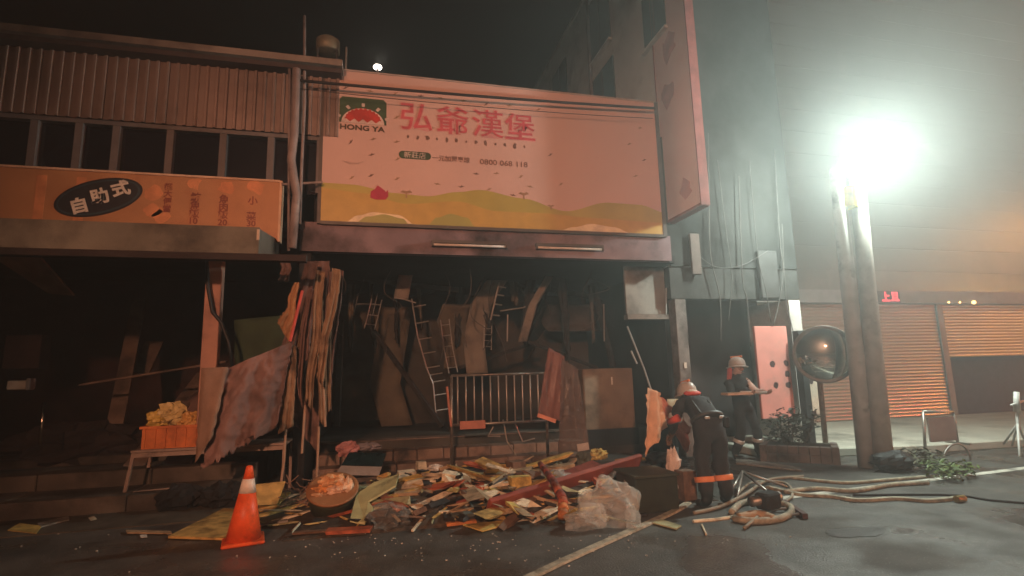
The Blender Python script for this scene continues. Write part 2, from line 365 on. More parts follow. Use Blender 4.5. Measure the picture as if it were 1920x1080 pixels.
# ------------------------------------------------------------------ pipes between the two shops
M_pipe = mat('grey_pipe', (.30, .24, .23), rough=.5, var=.25, scale=6, bump=.1, dirt=.2)
tag(MB().tube([P(556, 130, 7.8), P(552, 250, 7.8), P(546, 300, 7.78), P(552, 340, 7.8), P(556, 365, 7.8), P(548, 465, 7.8)], .058, 10).build('drain_pipe', M_pipe, smooth=True), 'fat bent drain pipe running down left of the billboard', 'pipe')
tag(MB().tube([P(571, 30, 7.86), P(571, 200, 7.86), P(566, 300, 7.86), P(562, 420, 7.86)], .022, 8).build('mast_pipe', M_pipe, smooth=True), 'thin upright mast rising above the roof left of the billboard', 'mast')
tag(MB().tube([P(543, 110, 7.84), P(541, 470, 7.84)], .02, 8).build('conduit', M_pipe, smooth=True), 'straight thin conduit beside the fat drain pipe', 'conduit')
br = MB(); br.beam(P(528, 346, 7.9), P(605, 342, 7.9), .03, .03)
tag(br.build('bracket_bar', M_pipe), 'small level bar joining orange signboard and billboard', 'bracket')

# ------------------------------------------------------------------ burnt middle shop
BX0, BX1, BZ0, BZ1, BY = -.87, 4.69, 3.77, 6.18, 8.0
sh = thing('burnt_shop', 'burnt-out shop with a black open front under the billboard', 'building', (1.9, 8.4, 0))
M_soot = mat('soot', (.022, .022, .023), rough=.92, var=.55, scale=2, bump=.6)
M_sootwall = mat('sooty_plaster', (.085, .075, .062), rough=.92, var=.45, scale=1.2, bump=.5, dirt=.4)
MB().mm((-1.0, 8.2, 3.32), (5.0, 13, 3.45)).build('ceiling', M_soot, sh)
MB().mm((-1.0, 12.3, 0), (5.0, 12.5, 3.6)).build('back_wall', M_sootwall, sh)
MB().mm((-1.16, 8.15, 0), (-1.0, 12.5, 3.6)).build('side_wall', M_soot, sh)
MB().mm((4.95, 8.6, 0), (4.998, 12.5, 3.6)).build('side_wall', M_soot, sh)
MB().mm((-1.0, 8.3, 3.46), (4.99, 13, 5.7)).build('upper_storey', M_soot, sh)
MB().mm((-1.15, 8.05, P(560, 470, 8.05).z), (4.85, 8.28, BZ0 - .01)).build('lintel', mat('purple_grey_lintel', (.24, .17, .19), rough=.7, var=.3, scale=2.5, bump=.2, dirt=.35), sh)
# raised floor with tiled steps
M_tile = mat('dusty_step_tile', (.26, .19, .15), rough=.75, var=.35, scale=5, bump=.4, dirt=.35)
MB().mm((-1.0, 9.32, 0), (4.95, 12.3, .44)).build('floor', M_sootwall, sh)
for ya, yb, za_ in ((8.62, 8.98, .16), (8.98, 9.32, .31)):
    k = 0; x = -.95
    while x < 3.2:
        w = random.uniform(.36, .46)
        MB().mm((x + .006, ya + random.uniform(0, .012), -.01), (x + w - .006, yb, za_ + random.uniform(-.008, .006))).build('step_block', M_tile, sh, bevel=.01); x += w
x = -.95
while x < 3.2:
    w = random.uniform(.36, .46); MB().mm((x + .005, 9.30, .44), (x + w - .005, 9.6, .452 + random.uniform(0, .01))).build('step_block', M_tile, sh, bevel=.004); x += w

# billboard
bb = thing('billboard', 'large white billboard with green and red sun logo over the burnt shop', 'billboard', (1.9, 8.0, BZ0))
M_bb = mat('billboard_pale_pink', (.64, .42, .36), rough=.45, var=.05, scale=1.2, bump=.03, dirt=.05, dirtcol=(.5, .42, .38), spec=.3)
MB().mm((BX0, BY, BZ0), (BX1, BY + .26, BZ1)).build('panel', M_bb, bb)
M_bfr = mat('billboard_frame', (.10, .08, .07), rough=.5, bump=.1)
MB().mm((BX0 - .05, BY - .012, BZ0 - .04), (BX0 - .001, BY + .28, BZ1 + .02)).build('frame_side', M_bfr, bb)
MB().mm((BX1 + .001, BY - .012, BZ0 - .04), (BX1 + .07, BY + .28, BZ1 + .02)).build('frame_side', M_bfr, bb)
MB().mm((BX0, BY - .012, BZ1 + .001), (BX1, BY + .28, BZ1 + .025)).build('frame_top', mat('frame_pale', (.45, .36, .32)), bb)
MB().mm((BX0, BY - .012, BZ0 - .05), (BX1, BY + .28, BZ0 - .001)).build('frame_bottom', M_bfr, bb)
def bbp(px, py): q = P(px, py, BY); return (q.x, q.z)
def hill(pts, m, k, name='printed_hill'):
    top = [bbp(*p) for p in pts]; x0 = max(BX0, top[0][0]); x1 = min(BX1, top[-1][0])
    import bisect
    out = []
    for i in range(61):                      # smooth the ridge
        x = x0 + (x1 - x0) * i / 60; j = max(1, min(len(top) - 1, bisect.bisect([t[0] for t in top], x)))
        (xa, za), (xb, zb) = top[j - 1], top[j]; t = max(0, min(1, (x - xa) / (xb - xa))); t = t * t * (3 - 2 * t)
        out.append((x, max(BZ0 + .003, za + (zb - za) * t)))
    return flat([(x0, BZ0 + .001)] + out + [(x1, BZ0 + .001)], BY, .0012 * k).build(name, m, bb)
M_h1 = mat('print_yellow_green', (.46, .38, .085), rough=.45, var=.15, scale=2, bump=0); M_h2 = mat('print_olive', (.38, .36, .10), rough=.45, var=.15, scale=2, bump=0)
M_h3 = mat('print_pale_path', (.85, .66, .42), rough=.45, bump=0); M_h4 = mat('print_gold', (.54, .35, .085), rough=.45, var=.12, bump=0)
hill([(600, 342), (660, 346), (740, 362), (800, 368), (860, 360), (900, 356), (980, 372), (1060, 396), (1140, 380), (1200, 384), (1250, 400)], M_h1, 1)
hill([(600, 352), (680, 362), (760, 382), (860, 378), (930, 396), (1020, 400), (1100, 408), (1245, 418)], M_h4, 2)
hill([(640, 421), (672, 404), (700, 398), (745, 403), (790, 428)], M_h3, 3, 'printed_path')
hill([(660, 421), (690, 406), (720, 402), (755, 410), (772, 427)], M_h2, 4)
hill([(795, 428), (820, 408), (845, 401), (875, 408), (895, 430)], M_h2, 4)
hill([(1040, 436), (1075, 426), (1110, 420), (1150, 426), (1190, 440)], M_h3, 3, 'printed_path')
# logo: green tile, pale sun, scribbled red half disc, rays
M_green = mat('print_green', (.045, .085, .035), rough=.45, bump=0); M_red = mat('print_red', (.50, .035, .02), rough=.45, bump=0); M_pale = mat('print_pale', (.68, .52, .46), rough=.45, bump=0)
c0, c1, c2, c3 = bbp(637, 180), bbp(725, 187), bbp(724, 238), bbp(637, 226)
xl, xr, zt_, zb_ = c0[0], c1[0], c0[1], (c2[1] + c3[1]) / 2
lg = flat([(xl, zb_), (xl, zt_ - .05), (xl + .04, zt_), (xr - .05, zt_), (xr, zt_ - .05), (xr, zb_)], BY, .003).build('logo_tile', M_green, bb)
cx = (xl + xr) / 2; rr = (xr - xl) * .455
flat([(cx + rr * math.cos(t), max(zb_, zb_ + rr * .78 * math.sin(t))) for t in [k * math.pi / 24 for k in range(25)]], BY - .0035, .002).build('sun_disc', M_pale, lg)
pts = []
for k in range(25):
    t = math.pi - k * math.pi / 24; j = 1 + (.10 if k % 2 else -.10)
    pts.append((cx + rr * .86 * math.cos(t) * (1 if k % 2 else .95), zb_ + .05 + max(0, rr * .60 * math.sin(t) * j)))
flat(pts + [(cx + rr * (.8 - .2 * k), zb_ + (.02 if k % 2 else .07)) for k in range(9)], BY - .006, .002).build('red_scribble', M_red, lg)
for t in (20, 55, 90, 125, 160):
    a = R(t); ca, sa = math.cos(a), math.sin(a)
    def pq(r, w): return (cx + ca * r * 1.02 - sa * w, zb_ + sa * r * .80 + ca * w)
    flat([pq(rr * 1.08, .02), pq(rr * 1.30, .025), pq(rr * 1.30, -.025), pq(rr * 1.08, -.02)], BY - .0035, .002).build('sun_ray', M_pale, lg)
q = P(680, 240, BY - .004); text('HONG YA', .115, q, mat('print_dark_brown', (.09, .06, .03), bump=0), bb, offset=.004, squash=1.25)
M_pink = mat('print_crimson', (.58, .10, .12), rough=.45, bump=0); M_edge = mat('print_rose', (.66, .30, .29), rough=.45, bump=0)
for k, ch in enumerate('弘爺漢堡'):
    q = P((781, 849, 915, 975)[k], (219, 226, 232, 238)[k], BY - .003)
    text(ch, .50, q, M_edge, bb, offset=.014, depth=.003, name='letter_outline', squash=1.08); text(ch, .50, q + Vector((0, -.004, 0)), M_pink, bb, offset=.002, depth=.003, squash=1.08)
M_brown = mat('print_brown', (.20, .10, .07), rough=.5, bump=0); M_faint = mat('print_faint_brown', (.48, .30, .25), rough=.5, bump=0)
px = 765
for k in range(13):                           # tiny unreadable print under the name
    q = bbp(px + k * 18.2, 256 + k * 1.6); s_ = .022 + .016 * ((k * 7) % 3) / 2
    flat([(q[0] + math.cos(t) * s_ * random.uniform(.5, 1.2), q[1] + math.sin(t) * s_ * 1.3 * random.uniform(.5, 1.2)) for t in [j * .785 for j in range(8)]], BY, .003).build('tiny_print', M_brown, bb)
a, b = bbp(748, 289), bbp(808, 294); zc_ = (a[1] + b[1]) / 2; hh = .062
cap = [(b[0] - .06 + math.cos(t) * hh, zc_ + math.sin(t) * hh) for t in [R(-90 + 18 * k) for k in range(11)]] + [(a[0] + .06 + math.cos(t) * hh, zc_ + math.sin(t) * hh) for t in [R(90 + 18 * k) for k in range(11)]]
flat(cap, BY, .003).build('green_pill', M_green, bb)
text('新莊店', .105, P(778, 291, BY - .005), M_pale, bb, squash=1.1)
text('一元加盟專線', .10, P(846, 298, BY - .003), M_brown, bb, offset=.002)
text('0800 068 118', .125, P(945, 306, BY - .003), M_brown, bb, offset=.001, squash=1.15)
M_ochre = mat('print_ochre', (.34, .20, .11), rough=.5, bump=0)
sp = [(648, 165), (694, 171), (741, 176), (789, 180), (826, 184), (869, 189), (912, 195), (955, 198), (744, 220), (658, 266), (700, 261), (744, 266), (697, 290), (746, 298), (660, 333), (696, 329), (745, 335), (820, 345), (893, 326), (931, 325), (977, 331), (865, 350), (917, 355), (994, 350), (962, 366), (810, 240), (1010, 205), (1032, 290), (1052, 345), (1200, 240), (1208, 300), (1192, 330), (1180, 270)]
for k, (px, py) in enumerate(sp):             # drifting leaf marks
    q = bbp(px, py); a = random.uniform(-.3, .9); w = .055; h = .018
    flat([(q[0] + math.cos(a) * u * w - math.sin(a) * v * h, q[1] + math.sin(a) * u * w + math.cos(a) * v * h) for u, v in ((-1, 0), (-.2, -.9), (1, .2), (.3, .5), (.1, 1.4), (-.2, .4))], BY, .0035).build('leaf_mark', M_ochre if k % 3 else M_brown, bb)
q = bbp(711, 361)
flat([(q[0] + x * .13, q[1] + z * .11) for x, z in ((-1, -.8), (-.95, .1), (-.5, .4), (-.2, 1), (.15, .75), (.6, .35), (.75, .1), (1, .45), (1.05, -.5), (.7, -1), (-.4, -1.05))], BY, .005).build('red_berry', mat('print_berry', (.48, .05, .09), bump=0), bb)
for px, py, s_ in ((762, 363, .09), (982, 366, .09), (1033, 388, .06)):
    q = bbp(px, py)
    flat([(q[0] - .012, q[1] - s_ * .8), (q[0] - .012, q[1]), (q[0] - s_, q[1] + .02), (q[0] - s_ * .6, q[1] + s_ * .55), (q[0], q[1] + s_ * .4), (q[0] + s_ * .6, q[1] + s_ * .6), (q[0] + s_, q[1] + .02), (q[0] + .012, q[1]), (q[0] + .012, q[1] - s_ * .8)], BY, .005).build('tree_mark', M_ochre, bb)
q = bbp(662, 305); flat([(q[0] - .16, q[1] + .02), (q[0] - .05, q[1] - .03), (q[0] + .08, q[1] - .02), (q[0] + .16, q[1] + .03), (q[0] + .05, q[1] + .0)], BY, .0035).build('leaf_mark', M_faint, bb)
# strip lamps under the billboard (unlit)
for (xa, ya), (xb, yb), lab in (((810, 459), (951, 461), 'unlit white strip lamp under the billboard, left of the pair'), ((1006, 463), (1132, 468), 'unlit white strip lamp under the billboard, right of the pair')):
    t = thing('strip_lamp', lab, 'lamp', P((xa + xb) / 2, ya, 7.96), 'strip lamps under the billboard')
    p, q = P(xa, ya, 7.96), P(xb, yb, 7.96); z = (p.z + q.z) / 2
    MB().mm((p.x, 7.95, z + .025), (q.x, 8.04, z + .07)).build('housing', M_bfr, t)
    MB().tube([(p.x + .02, 7.975, z), (q.x - .02, 7.975, z)], .02, 10).build('tube', mat('lamp_tube', (.75, .68, .62), rough=.3, bump=0), t, smooth=True)
    for x in (p.x + .01, q.x - .01): MB().box((x, 7.975, z), (.03, .05, .05)).build('end_cap', M_bfr, t)
# cables across the billboard
M_cable = mat('black_cable', (.02, .016, .016), rough=.6, bump=0)
def smoothpts0(c, n=4):
    c = [Vector(v) for v in c]; out = []
    for i in range(len(c) - 1):
        p0, p1, p2, p3 = c[max(0, i - 1)], c[i], c[i + 1], c[min(len(c) - 1, i + 2)]
        for k in range(n):
            t = k / n; out.append(.5 * ((2 * p1) + (p2 - p0) * t + (2 * p0 - 5 * p1 + 4 * p2 - p3) * t * t + (3 * p1 - p0 - 3 * p2 + p3) * t ** 3))
    return out + [c[-1]]
def sag(p, q, s, n=14): p = Vector(p); q = Vector(q); return [p.lerp(q, k / n) - Vector((0, 0, s * 4 * (k / n) * (1 - k / n))) for k in range(n + 1)]
tag(MB().tube(sag(P(552, 150, 7.8), P(1228, 203, 7.85), .03), .022, 6).build('overhead_cable', M_cable, smooth=True), 'thick dark cable crossing the top of the billboard', 'cable')
tag(MB().tube(sag(P(560, 166, 7.8), P(1224, 222, 7.85), .05), .006, 5).build('overhead_wire', M_cable, smooth=True), 'thin wire crossing the billboard just above its lettering', 'wire')

# things on the roof behind the billboard
tk = thing('roof_tank', 'small pale tank on a dark stand on the roof, left above the billboard', 'tank', P(610, 118, 9.4))
q = P(615, 88, 9.4); MB().lathe([(.18, -.12), (.21, -.1), (.21, .1), (.15, .15), (.05, .17)], q, 20).build('vessel', mat('tank_steel', (.42, .36, .24), rough=.5, metal=.3, dirt=.2), tk, smooth=True)
for dx in (-.16, .16):
    for dy in (-.1, .1): MB().tube([q + Vector((dx, dy, -.1)), q + Vector((dx * 1.1, dy, -1.2))], .018, 6).build('leg', M_bfr, tk)
q = P(649, 108, 9.2); tag(MB().tube([q + Vector((0, 0, .2)), q + Vector((0, 0, -.8))], .018, 6).build('vent_pipe', mat('vent_metal', (.4, .35, .3), metal=.5, rough=.4)), 'short upright vent pipe beside the roof tank', 'pipe')
rl = thing('roof_lamp', 'small lit bulb glowing over the top edge of the billboard', 'lamp', P(708, 134, 8.9))
q = P(708, 126, 8.9); MB().blob(q, (.075, .075, .04), 1, 0, 6).build('bulb', mat('bulb_glow', (1, .9, .8), bump=0, emit=(1, .85, .72), estr=14), rl, smooth=True)
MB().tube([q - Vector((0, 0, .03)), q - Vector((0, 0, .6))], .02, 8).build('stem', M_bfr, rl)
pl_ = bpy.data.lights.new('roof_lamp_light', 'POINT'); pl_.energy = 3; pl_.color = (1, .85, .72); pl_.shadow_soft_size = .08
po = bpy.data.objects.new('roof_lamp_light', pl_); COL.objects.link(po); po.location = q + Vector((0, -.02, .12)); attach(po, rl)

# ------------------------------------------------------------------ tall grey building and its projecting sign
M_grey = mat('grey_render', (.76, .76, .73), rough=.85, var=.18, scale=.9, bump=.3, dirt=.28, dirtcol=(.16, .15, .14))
gb = thing('tall_building', 'tall grey rendered building rising behind the right end of the billboard', 'building', (6.3, 12, 0))
GX0, GX1, GY0, GY1, GZ = 5.0, 7.7, 8.4, 19.0, 10.9
MB().mm((GX0, GY0, 3.3), (GX1, GY1, GZ)).build('wall', M_grey, gb)
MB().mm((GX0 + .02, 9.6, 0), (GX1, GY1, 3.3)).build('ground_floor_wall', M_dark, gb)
MB().mm((GX0 + .01, GY0 - .02, 3.3), (GX1 - .01, GY0 - .001, GZ - .01)).build('dimmed_front', mat('lamp_dimmed_grey', (.05, .051, .05), rough=.95, spec=.05, var=.3, scale=1.5, bump=.2, dirt=.3), gb)  # dark front skin added to hold down the close floodlight's hot spot
MB().mm((GX0 - .03, GY0 - .03, GZ + .001), (GX1, GY1 + .03, GZ + .12)).build('parapet', M_grey, gb)
M_win = mat('dull_window', (.05, .055, .055), rough=.3, var=.3, bump=0)
for px, py, w, h in ((1124, 30, .55, 1.3), (1132, 160, .6, .8), (1050, 155, .6, .9), (1226, 12, .4, .8)):
    v = ray(px, py); t = GX0 / v.x; q = EYEV + v * t
    f = MB().mm((GX0 - .03, q.y - w, q.z - h / 2 - .3), (GX0 - .002, q.y + w, q.z + h / 2)).build('window', M_win, gb)
    MB().mm((GX0 - .045, q.y - .03, q.z - h / 2 - .3), (GX0 - .031, q.y + .03, q.z + h / 2)).build('mullion', M_frame, f)
    MB().mm((GX0 - .09, q.y - w - .05, q.z - h / 2 - .36), (GX0 - .001, q.y + w + .05, q.z - h / 2 - .302)).build('sill', M_grey, f)
v = ray(1110, 110); q = EYEV + v * (GX0 / v.x); MB().tube([(GX0 - .06, q.y, 5.8), (GX0 - .06, q.y, 10.8)], .05, 8).build('drain_pipe', M_pipe, gb, smooth=True)
# ground-floor front: piers, header, dark openings
MB().mm((GX0, GY0 + .01, 2.72), (GX1, GY0 + .2, 3.298)).build('header', mat('header_grey', (.05, .05, .048), rough=.8, dirt=.35), gb)
pq_ = P(1281, 700, 8.5); MB().mm((pq_.x - .11, 8.42, 0), (pq_.x + .11, 8.65, 2.72)).build('pier', mat('pier_paint', (.20, .18, .17), rough=.8, var=.3, dirt=.3), gb, bevel=.01)
MB().mm((GX1 - .25, 8.42, 0), (GX1, 9.6, 2.72)).build('pier', M_grey, gb)
for py, r_ in ((685, .05), (732, .055)):
    q = P(1285, py, 8.41); MB().box(q, (.05, .012, r_ * 2)).build('notice', mat('pale_paper', (.75, .70, .62), rough=.7), gb)
ps = thing('projecting_sign', 'tall pink projecting sign on the corner of the grey building', 'sign', (5.05, 7.9, 4.1))
M_psign = mat('pink_sign_face', (.93, .68, .66), rough=.5, var=.12, scale=1.2, bump=.03)
MB().mm((4.98, 7.28, 4.12), (5.12, 8.36, 9.4)).build('face', M_psign, ps)
M_pframe = mat('pink_sign_frame', (.36, .12, .11), rough=.5)
MB().mm((4.97, 7.25, 4.08), (5.13, 7.278, 9.42)).build('frame', M_pframe, ps); MB().mm((4.97, 8.362, 4.08), (5.13, 8.385, 9.42)).build('frame', M_pframe, ps)
MB().mm((4.97, 7.279, 4.07), (5.13, 8.361, 4.118)).build('frame', M_pframe, ps)
for z in (4.9, 6.3, 7.7, 9.0): MB().tube([(5.05, 8.36, z), (5.05, 8.45, z)], .025, 6).build('bracket', M_bfr, ps)
v = ray(1258, 160)
for (px, py), s_ in (((1252, 90), .30), ((1253, 175), .30), ((1286, 355), .22)):        # faded marks on the face
    v = ray(px, py); q = EYEV + v * (4.98 / v.x)
    MB().prism([(4.98, q.y + math.cos(t) * s_ * random.uniform(.5, 1.1), q.z + math.sin(t) * s_ * random.uniform(.5, 1.1)) for t in [j * .628 for j in range(10)]], (-.002, 0, 0)).build('faded_print', mat('faded_pink_print', (.62, .31, .30), bump=0), ps)

# cables hanging down the front of the grey building
M_wire = mat('grey_cable', (.09, .085, .08), rough=.6, bump=0)
cabs = [([(1328, 250), (1330, 430), (1334, 490), (1350, 560), (1352, 640)], .010, 'pale cable bowed outward below the pink projecting sign'),
        ([(1385, 330), (1392, 520), (1400, 560), (1408, 650)], .010, 'grey cable hanging left of the pink notice panel'),
        ([(1405, 300), (1420, 470), (1435, 540), (1446, 605)], .007, 'thin grey cable hanging above the pink notice panel'),
        ([(1452, 280), (1462, 450), (1468, 500), (1462, 560), (1450, 610)], .010, 'cable looped at the right corner of the grey building'),
        ([(1466, 420), (1473, 555), (1482, 600), (1492, 640)], .009, 'pale cable end leaning on the dark corner post'),
        ([(1345, 300), (1362, 440), (1372, 520), (1366, 600)], .007, 'thin dark cable left of the cable box'),
        ([(1300, 470), (1340, 500), (1390, 498), (1440, 470)], .007, 'cable swagged level across the front of the grey building')]
for pts_, r_, lab in cabs: tag(MB().tube(smoothpts0([P(x, y, 8.3) for x, y in pts_]), r_, 8).build('hanging_cable', M_wire, smooth=True), lab, 'cable')
q0, q1 = P(1292, 438, 8.3), P(1316, 515, 8.3)
tag(MB().mm((q0.x, 8.28, q1.z), (q1.x, 8.34, q0.z)).build('meter_board', mat('pale_board', (.11, .08, .07), rough=.7, dirt=.2), bevel=.01), 'small pale upright board below the pink projecting sign', 'board')
q0, q1 = P(1418, 470, 8.34), P(1462, 560, 8.34)
tag(MB().mm((q0.x, 8.30, q1.z), (q1.x, 8.38, q0.z)).build('cable_box', mat('box_grey', (.05, .05, .05), rough=.6, dirt=.2), bevel=.015), 'grey cable box among the hanging cables', 'box')
# pink notice panel with dark spots
np_ = thing('pink_notice', 'pink upright panel with round dark marks behind the two firefighters', 'sign', P(1455, 780, 8.5))
a, b = P(1412, 612, 8.36), P(1490, 782, 8.36)
MB().mm((a.x, 8.33, b.z), (b.x, 8.39, a.z)).build('panel', mat('pink_panel', (.66, .27, .23), rough=.6, var=.15, scale=2, dirt=.2, dirtcol=(.35, .22, .19)), np_, bevel=.006)
for px, py in ((1448, 683), (1474, 681), (1476, 701), (1478, 722), (1455, 722)):
    q = P(px, py, 8.33); flat([(q.x + math.cos(t) * .058 * random.uniform(.75, 1.15), q.z + math.sin(t) * .06 * random.uniform(.75, 1.15)) for t in [j * .5236 for j in range(12)]], 8.33, .003).build('dark_mark', mat('mark_ink', (.06, .03, .03), bump=0), np_)
a, b = P(1502, 622, 8.25), P(1530, 775, 8.25)
n2_ = thing('notice_board', 'narrow pink and cream board hidden behind the convex mirror', 'sign', (a.x, 8.25, b.z))
MB().mm((a.x, 8.22, (a.z + b.z) / 2 + .35), (b.x + .1, 8.28, a.z)).build('upper_half', mat('pink_panel', (.66, .27, .23)), n2_); MB().mm((a.x, 8.222, b.z), (b.x + .1, 8.278, (a.z + b.z) / 2 + .348)).build('lower_half', mat('cream_panel', (.60, .52, .42), rough=.7), n2_)
for px, py in ((1521, 715), (1527, 775), (1512, 780), (1518, 757)): q = P(px, py, 8.22); flat([(q.x + math.cos(t) * .045, q.z + math.sin(t) * .05) for t in [j * .5236 for j in range(12)]], 8.22, .003).build('dark_mark', mat('mark_ink', (.06, .03, .03)), n2_)
q = P(1498, 620, 8.1); tag(MB().mm((q.x - .07, 8.05, 0), (q.x + .07, 8.2, q.z)).build('corner_post', M_soot, bevel=.01), 'dark post between the pink notice panel and the mirror', 'post')

# ------------------------------------------------------------------ right building with roller shutters
rb = thing('shutter_building', 'pale building with wide ribbed roller shutters and a dark opening, far right', 'building', (14, 11, 0))
RY = 11.0
M_rw = mat('grey_green_render', (.15, .16, .155), rough=.3, var=.1, scale=.8, bump=.15, spec=.5, dirt=.15, dirtcol=(.25, .22, .19))
zsh = P(1600, 570, RY).z
MB().mm((7.72, RY + .1, zsh + .02), (30, RY + 1, 13)).build('wall', M_rw, rb)
MB().mm((7.72, RY - .25, zsh), (30, RY + .1, zsh + .32)).build('shutter_box', mat('shutter_box_grey', (.28, .27, .27), rough=.6, var=.15), rb)
MB().mm((7.72, RY + .8, 0), (30, RY + 1, zsh)).build('inner_wall', mat('inner_blue', (.06, .05, .09), rough=.8), rb)
M_slat = mat('shutter_slat', (.50, .44, .38), rough=.34, var=.08, scale=1.2, bump=.02, metal=.6, spec=.6)
xs_ = [P(1492, 700, RY).x, P(1776, 700, RY).x, 30.0]
pit = .082
def slat(x0, x1):
    m = MB(); pr = [(0, 0), (-.008, pit * .12), (-.015, pit * .28), (-.018, pit * .45), (-.015, pit * .62), (-.009, pit * .78), (-.003, pit * .9), (0, pit * .98)]
    n = len(pr); m.add([(x0, RY + y, z) for y, z in pr] + [(x1, RY + y, z) for y, z in pr], [(j, j + 1, n + j + 1, n + j) for j in range(n - 1)])
    return m
for x0, x1, zb in ((7.72, xs_[0] - .04, FC), (xs_[0] + .04, xs_[1] - .1, FC), (xs_[1] + .1, 30, P(1850, 668, RY).z)):
    st = slat(x0, x1).build('shutter_slat', M_slat, rb, solid=.003); k = 1
    st.location.z += zb
    while zb + k * pit < zsh - .01:
        o = st.copy(); COL.objects.link(o); o.location.z = zb + k * pit; k += 1
for x, w in ((xs_[0], .035), (xs_[1], .095)): MB().mm((x - w, RY - .06, FC), (x + w, RY + .05, zsh - .002)).build('guide_rail', mat('rail_grey', (.22, .19, .18), rough=.5), rb)
for k in range(14): MB().mm((7.8, RY + .085, zsh + .9 + k * .62), (30, RY + .099, zsh + 1.5 + k * .62)).build('wall_panel', M_rw, rb, bevel=.004)
for px, py in ((1638, 556), (1662, 556), (1678, 552)):       # the red lit letters over the shutter
    pass
M_led = mat('red_led', (.6, .05, .06), bump=0, emit=(1, .08, .10), estr=1.6)
rs = thing('lit_sign', 'small row of red lit characters over the roller shutter', 'sign', P(1660, 555, 10.7))
for ch, px, w in (('土', 1637, .30), ('上', 1661, .26), ('且', 1678, .28)): text(ch, .26, P(px, 556, 10.73), M_led, rs, offset=.012, depth=.01)
q = P(1655, 556, 10.74); MB().mm((q.x - .45, 10.742, q.z - .15), (q.x + .55, 10.749, q.z + .15)).build('backing', mat('sign_backing', (.10, .09, .09)), rs)
for px in (1779, 1800, 1826):
    q = P(px, 567, 10.72); t = thing('bead_lamp', {1779: 'leftmost of three small amber lamps above the right shutter', 1800: 'middle one of three small amber lamps above the right shutter', 1826: 'rightmost and brightest of three small amber lamps above the right shutter'}[px], 'lamp', q, 'small amber lamps over the right shutter')
    r_ = .05 if px == 1826 else .025
    MB().blob(q, r_, 0, 0, 6).build('bulb', mat('amber_glow', (1, .7, .3), bump=0, emit=(1, .55, .18), estr=5), t, smooth=True); MB().tube([q + Vector((0, .02, 0)), q + Vector((0, .035, 0))], r_ * .7, 8).build('base', M_bfr, t)

# ================================================================== STREET FURNITURE ON THE RIGHT
M_pole = mat('concrete_pole', (.34, .32, .29), rough=.85, var=.2, scale=6, bump=.35, dirt=.15, dirtcol=(.12, .11, .10))
LPY = 6.72
def leanpole(x0, y0, x1, y1, Y, ra, rb):
    a = P(x0, y0, Y); b = P(x1, y1, Y); a.z = 0; return a, b
lp = thing('lamp_post', 'pale steel lamp post with a glaring white floodlight head', 'street lamp', (7.0, LPY, 0))
a = G(1627, 876); Ya = a.y; b = P(1571, 345, Ya)
MB().tube([a, a.lerp(b, .3), a.lerp(b, .65), b + Vector((.0, 0, .25))], [.125, .118, .108, .10], 18).build('pole', mat('galvanised_pole', (.38, .37, .35), rough=.55, var=.2, scale=5, bump=.15, dirt=.15), lp, smooth=True)
LH = P(1640, 285, Ya - .1)
MB().tube([b + Vector((0, 0, .2)), b + Vector((.12, -.02, .42)), LH + Vector((-.25, .12, .10)), LH + Vector((0, .14, .05))], .035, 10).build('arm', M_pole, lp, smooth=True)
ld = (Vector((.8, 1.0, .6)) - LH).normalized()                     # the head faces the burnt shop front and the street
rx = ld.cross(Vector((0, 0, 1))).normalized(); uz = rx.cross(ld)
HM = Matrix((rx, ld, uz)).transposed()
MB().box(LH + ld * -.07, (.50, .12, .34), HM).build('head', M_bfr, lp, bevel=.015)
MB().box(LH, (.46, .012, .30), HM).build('lens', mat('flood_lens', (1, 1, 1), bump=0, emit=(.97, 1, .92), estr=60), lp)
fl = bpy.data.lights.new('floodlight', 'POINT'); fl.energy = FLOOD_W; fl.color = FLOOD_C; fl.shadow_soft_size = .12
fo = bpy.data.objects.new('floodlight', fl); COL.objects.link(fo); fo.location = LH + ld * .16; attach(fo, lp)
up = thing('utility_pole', 'thick concrete utility pole just right of the lamp post', 'pole', (7.3, LPY, 0))
a2 = G(1658, 879); b2 = P(1607, 335, a2.y + .1)
MB().tube([a2, a2.lerp(b2, .33), a2.lerp(b2, .66), b2], [.132, .125, .115, .105], 18).build('shaft', M_pole, up, smooth=True)
q = P(1606, 366, a2.y - .04); dd = (b2 - a2).normalized()
MB().lathe([(.115, -.16), (.115, .16)], q + Vector((0.0, .14, 0)), 18, rot=dd.to_track_quat('Z', 'Y').to_matrix()).build('yellow_tag', mat('yellow_tag', (.85, .72, .05), rough=.4, bump=0), up)

# convex mirror in a planter
M_steel = mat('weathered_steel', (.35, .32, .29), rough=.4, var=.2, metal=.7, bump=.1, dirt=.2)
mr = thing('traffic_mirror', 'round convex traffic mirror on a rusty pole in the stone planter', 'mirror', G(1549, 842, .22))
mY = G(1549, 840, .22).y; mc = P(1545, 664, mY)
mdir = (Vector((2.0, 1.0, 1.3)) - mc).normalized(); mrot = mdir.to_track_quat('Z', 'Y').to_matrix()
Rm = .43; prof = [(Rm * math.sin(k / 10 * .75) / math.sin(.75), .30 * (math.cos(k / 10 * .75) - math.cos(.75)) / (1 - math.cos(.75)) * .35) for k in range(10, -1, -1)]
prof = [(r + 1e-4, z) for r, z in prof]
mm_ = bpy.data.materials.new('mirror_face'); mm_.use_nodes = True
mb_ = mm_.node_tree.nodes['Principled BSDF']; mb_.inputs['Metallic'].default_value = 1; mb_.inputs['Roughness'].default_value = .04; mb_.inputs['Base Color'].default_value = (.72, .74, .72, 1)
MB().lathe(prof, mc, 40, mrot).build('reflector', mm_, mr, smooth=True)
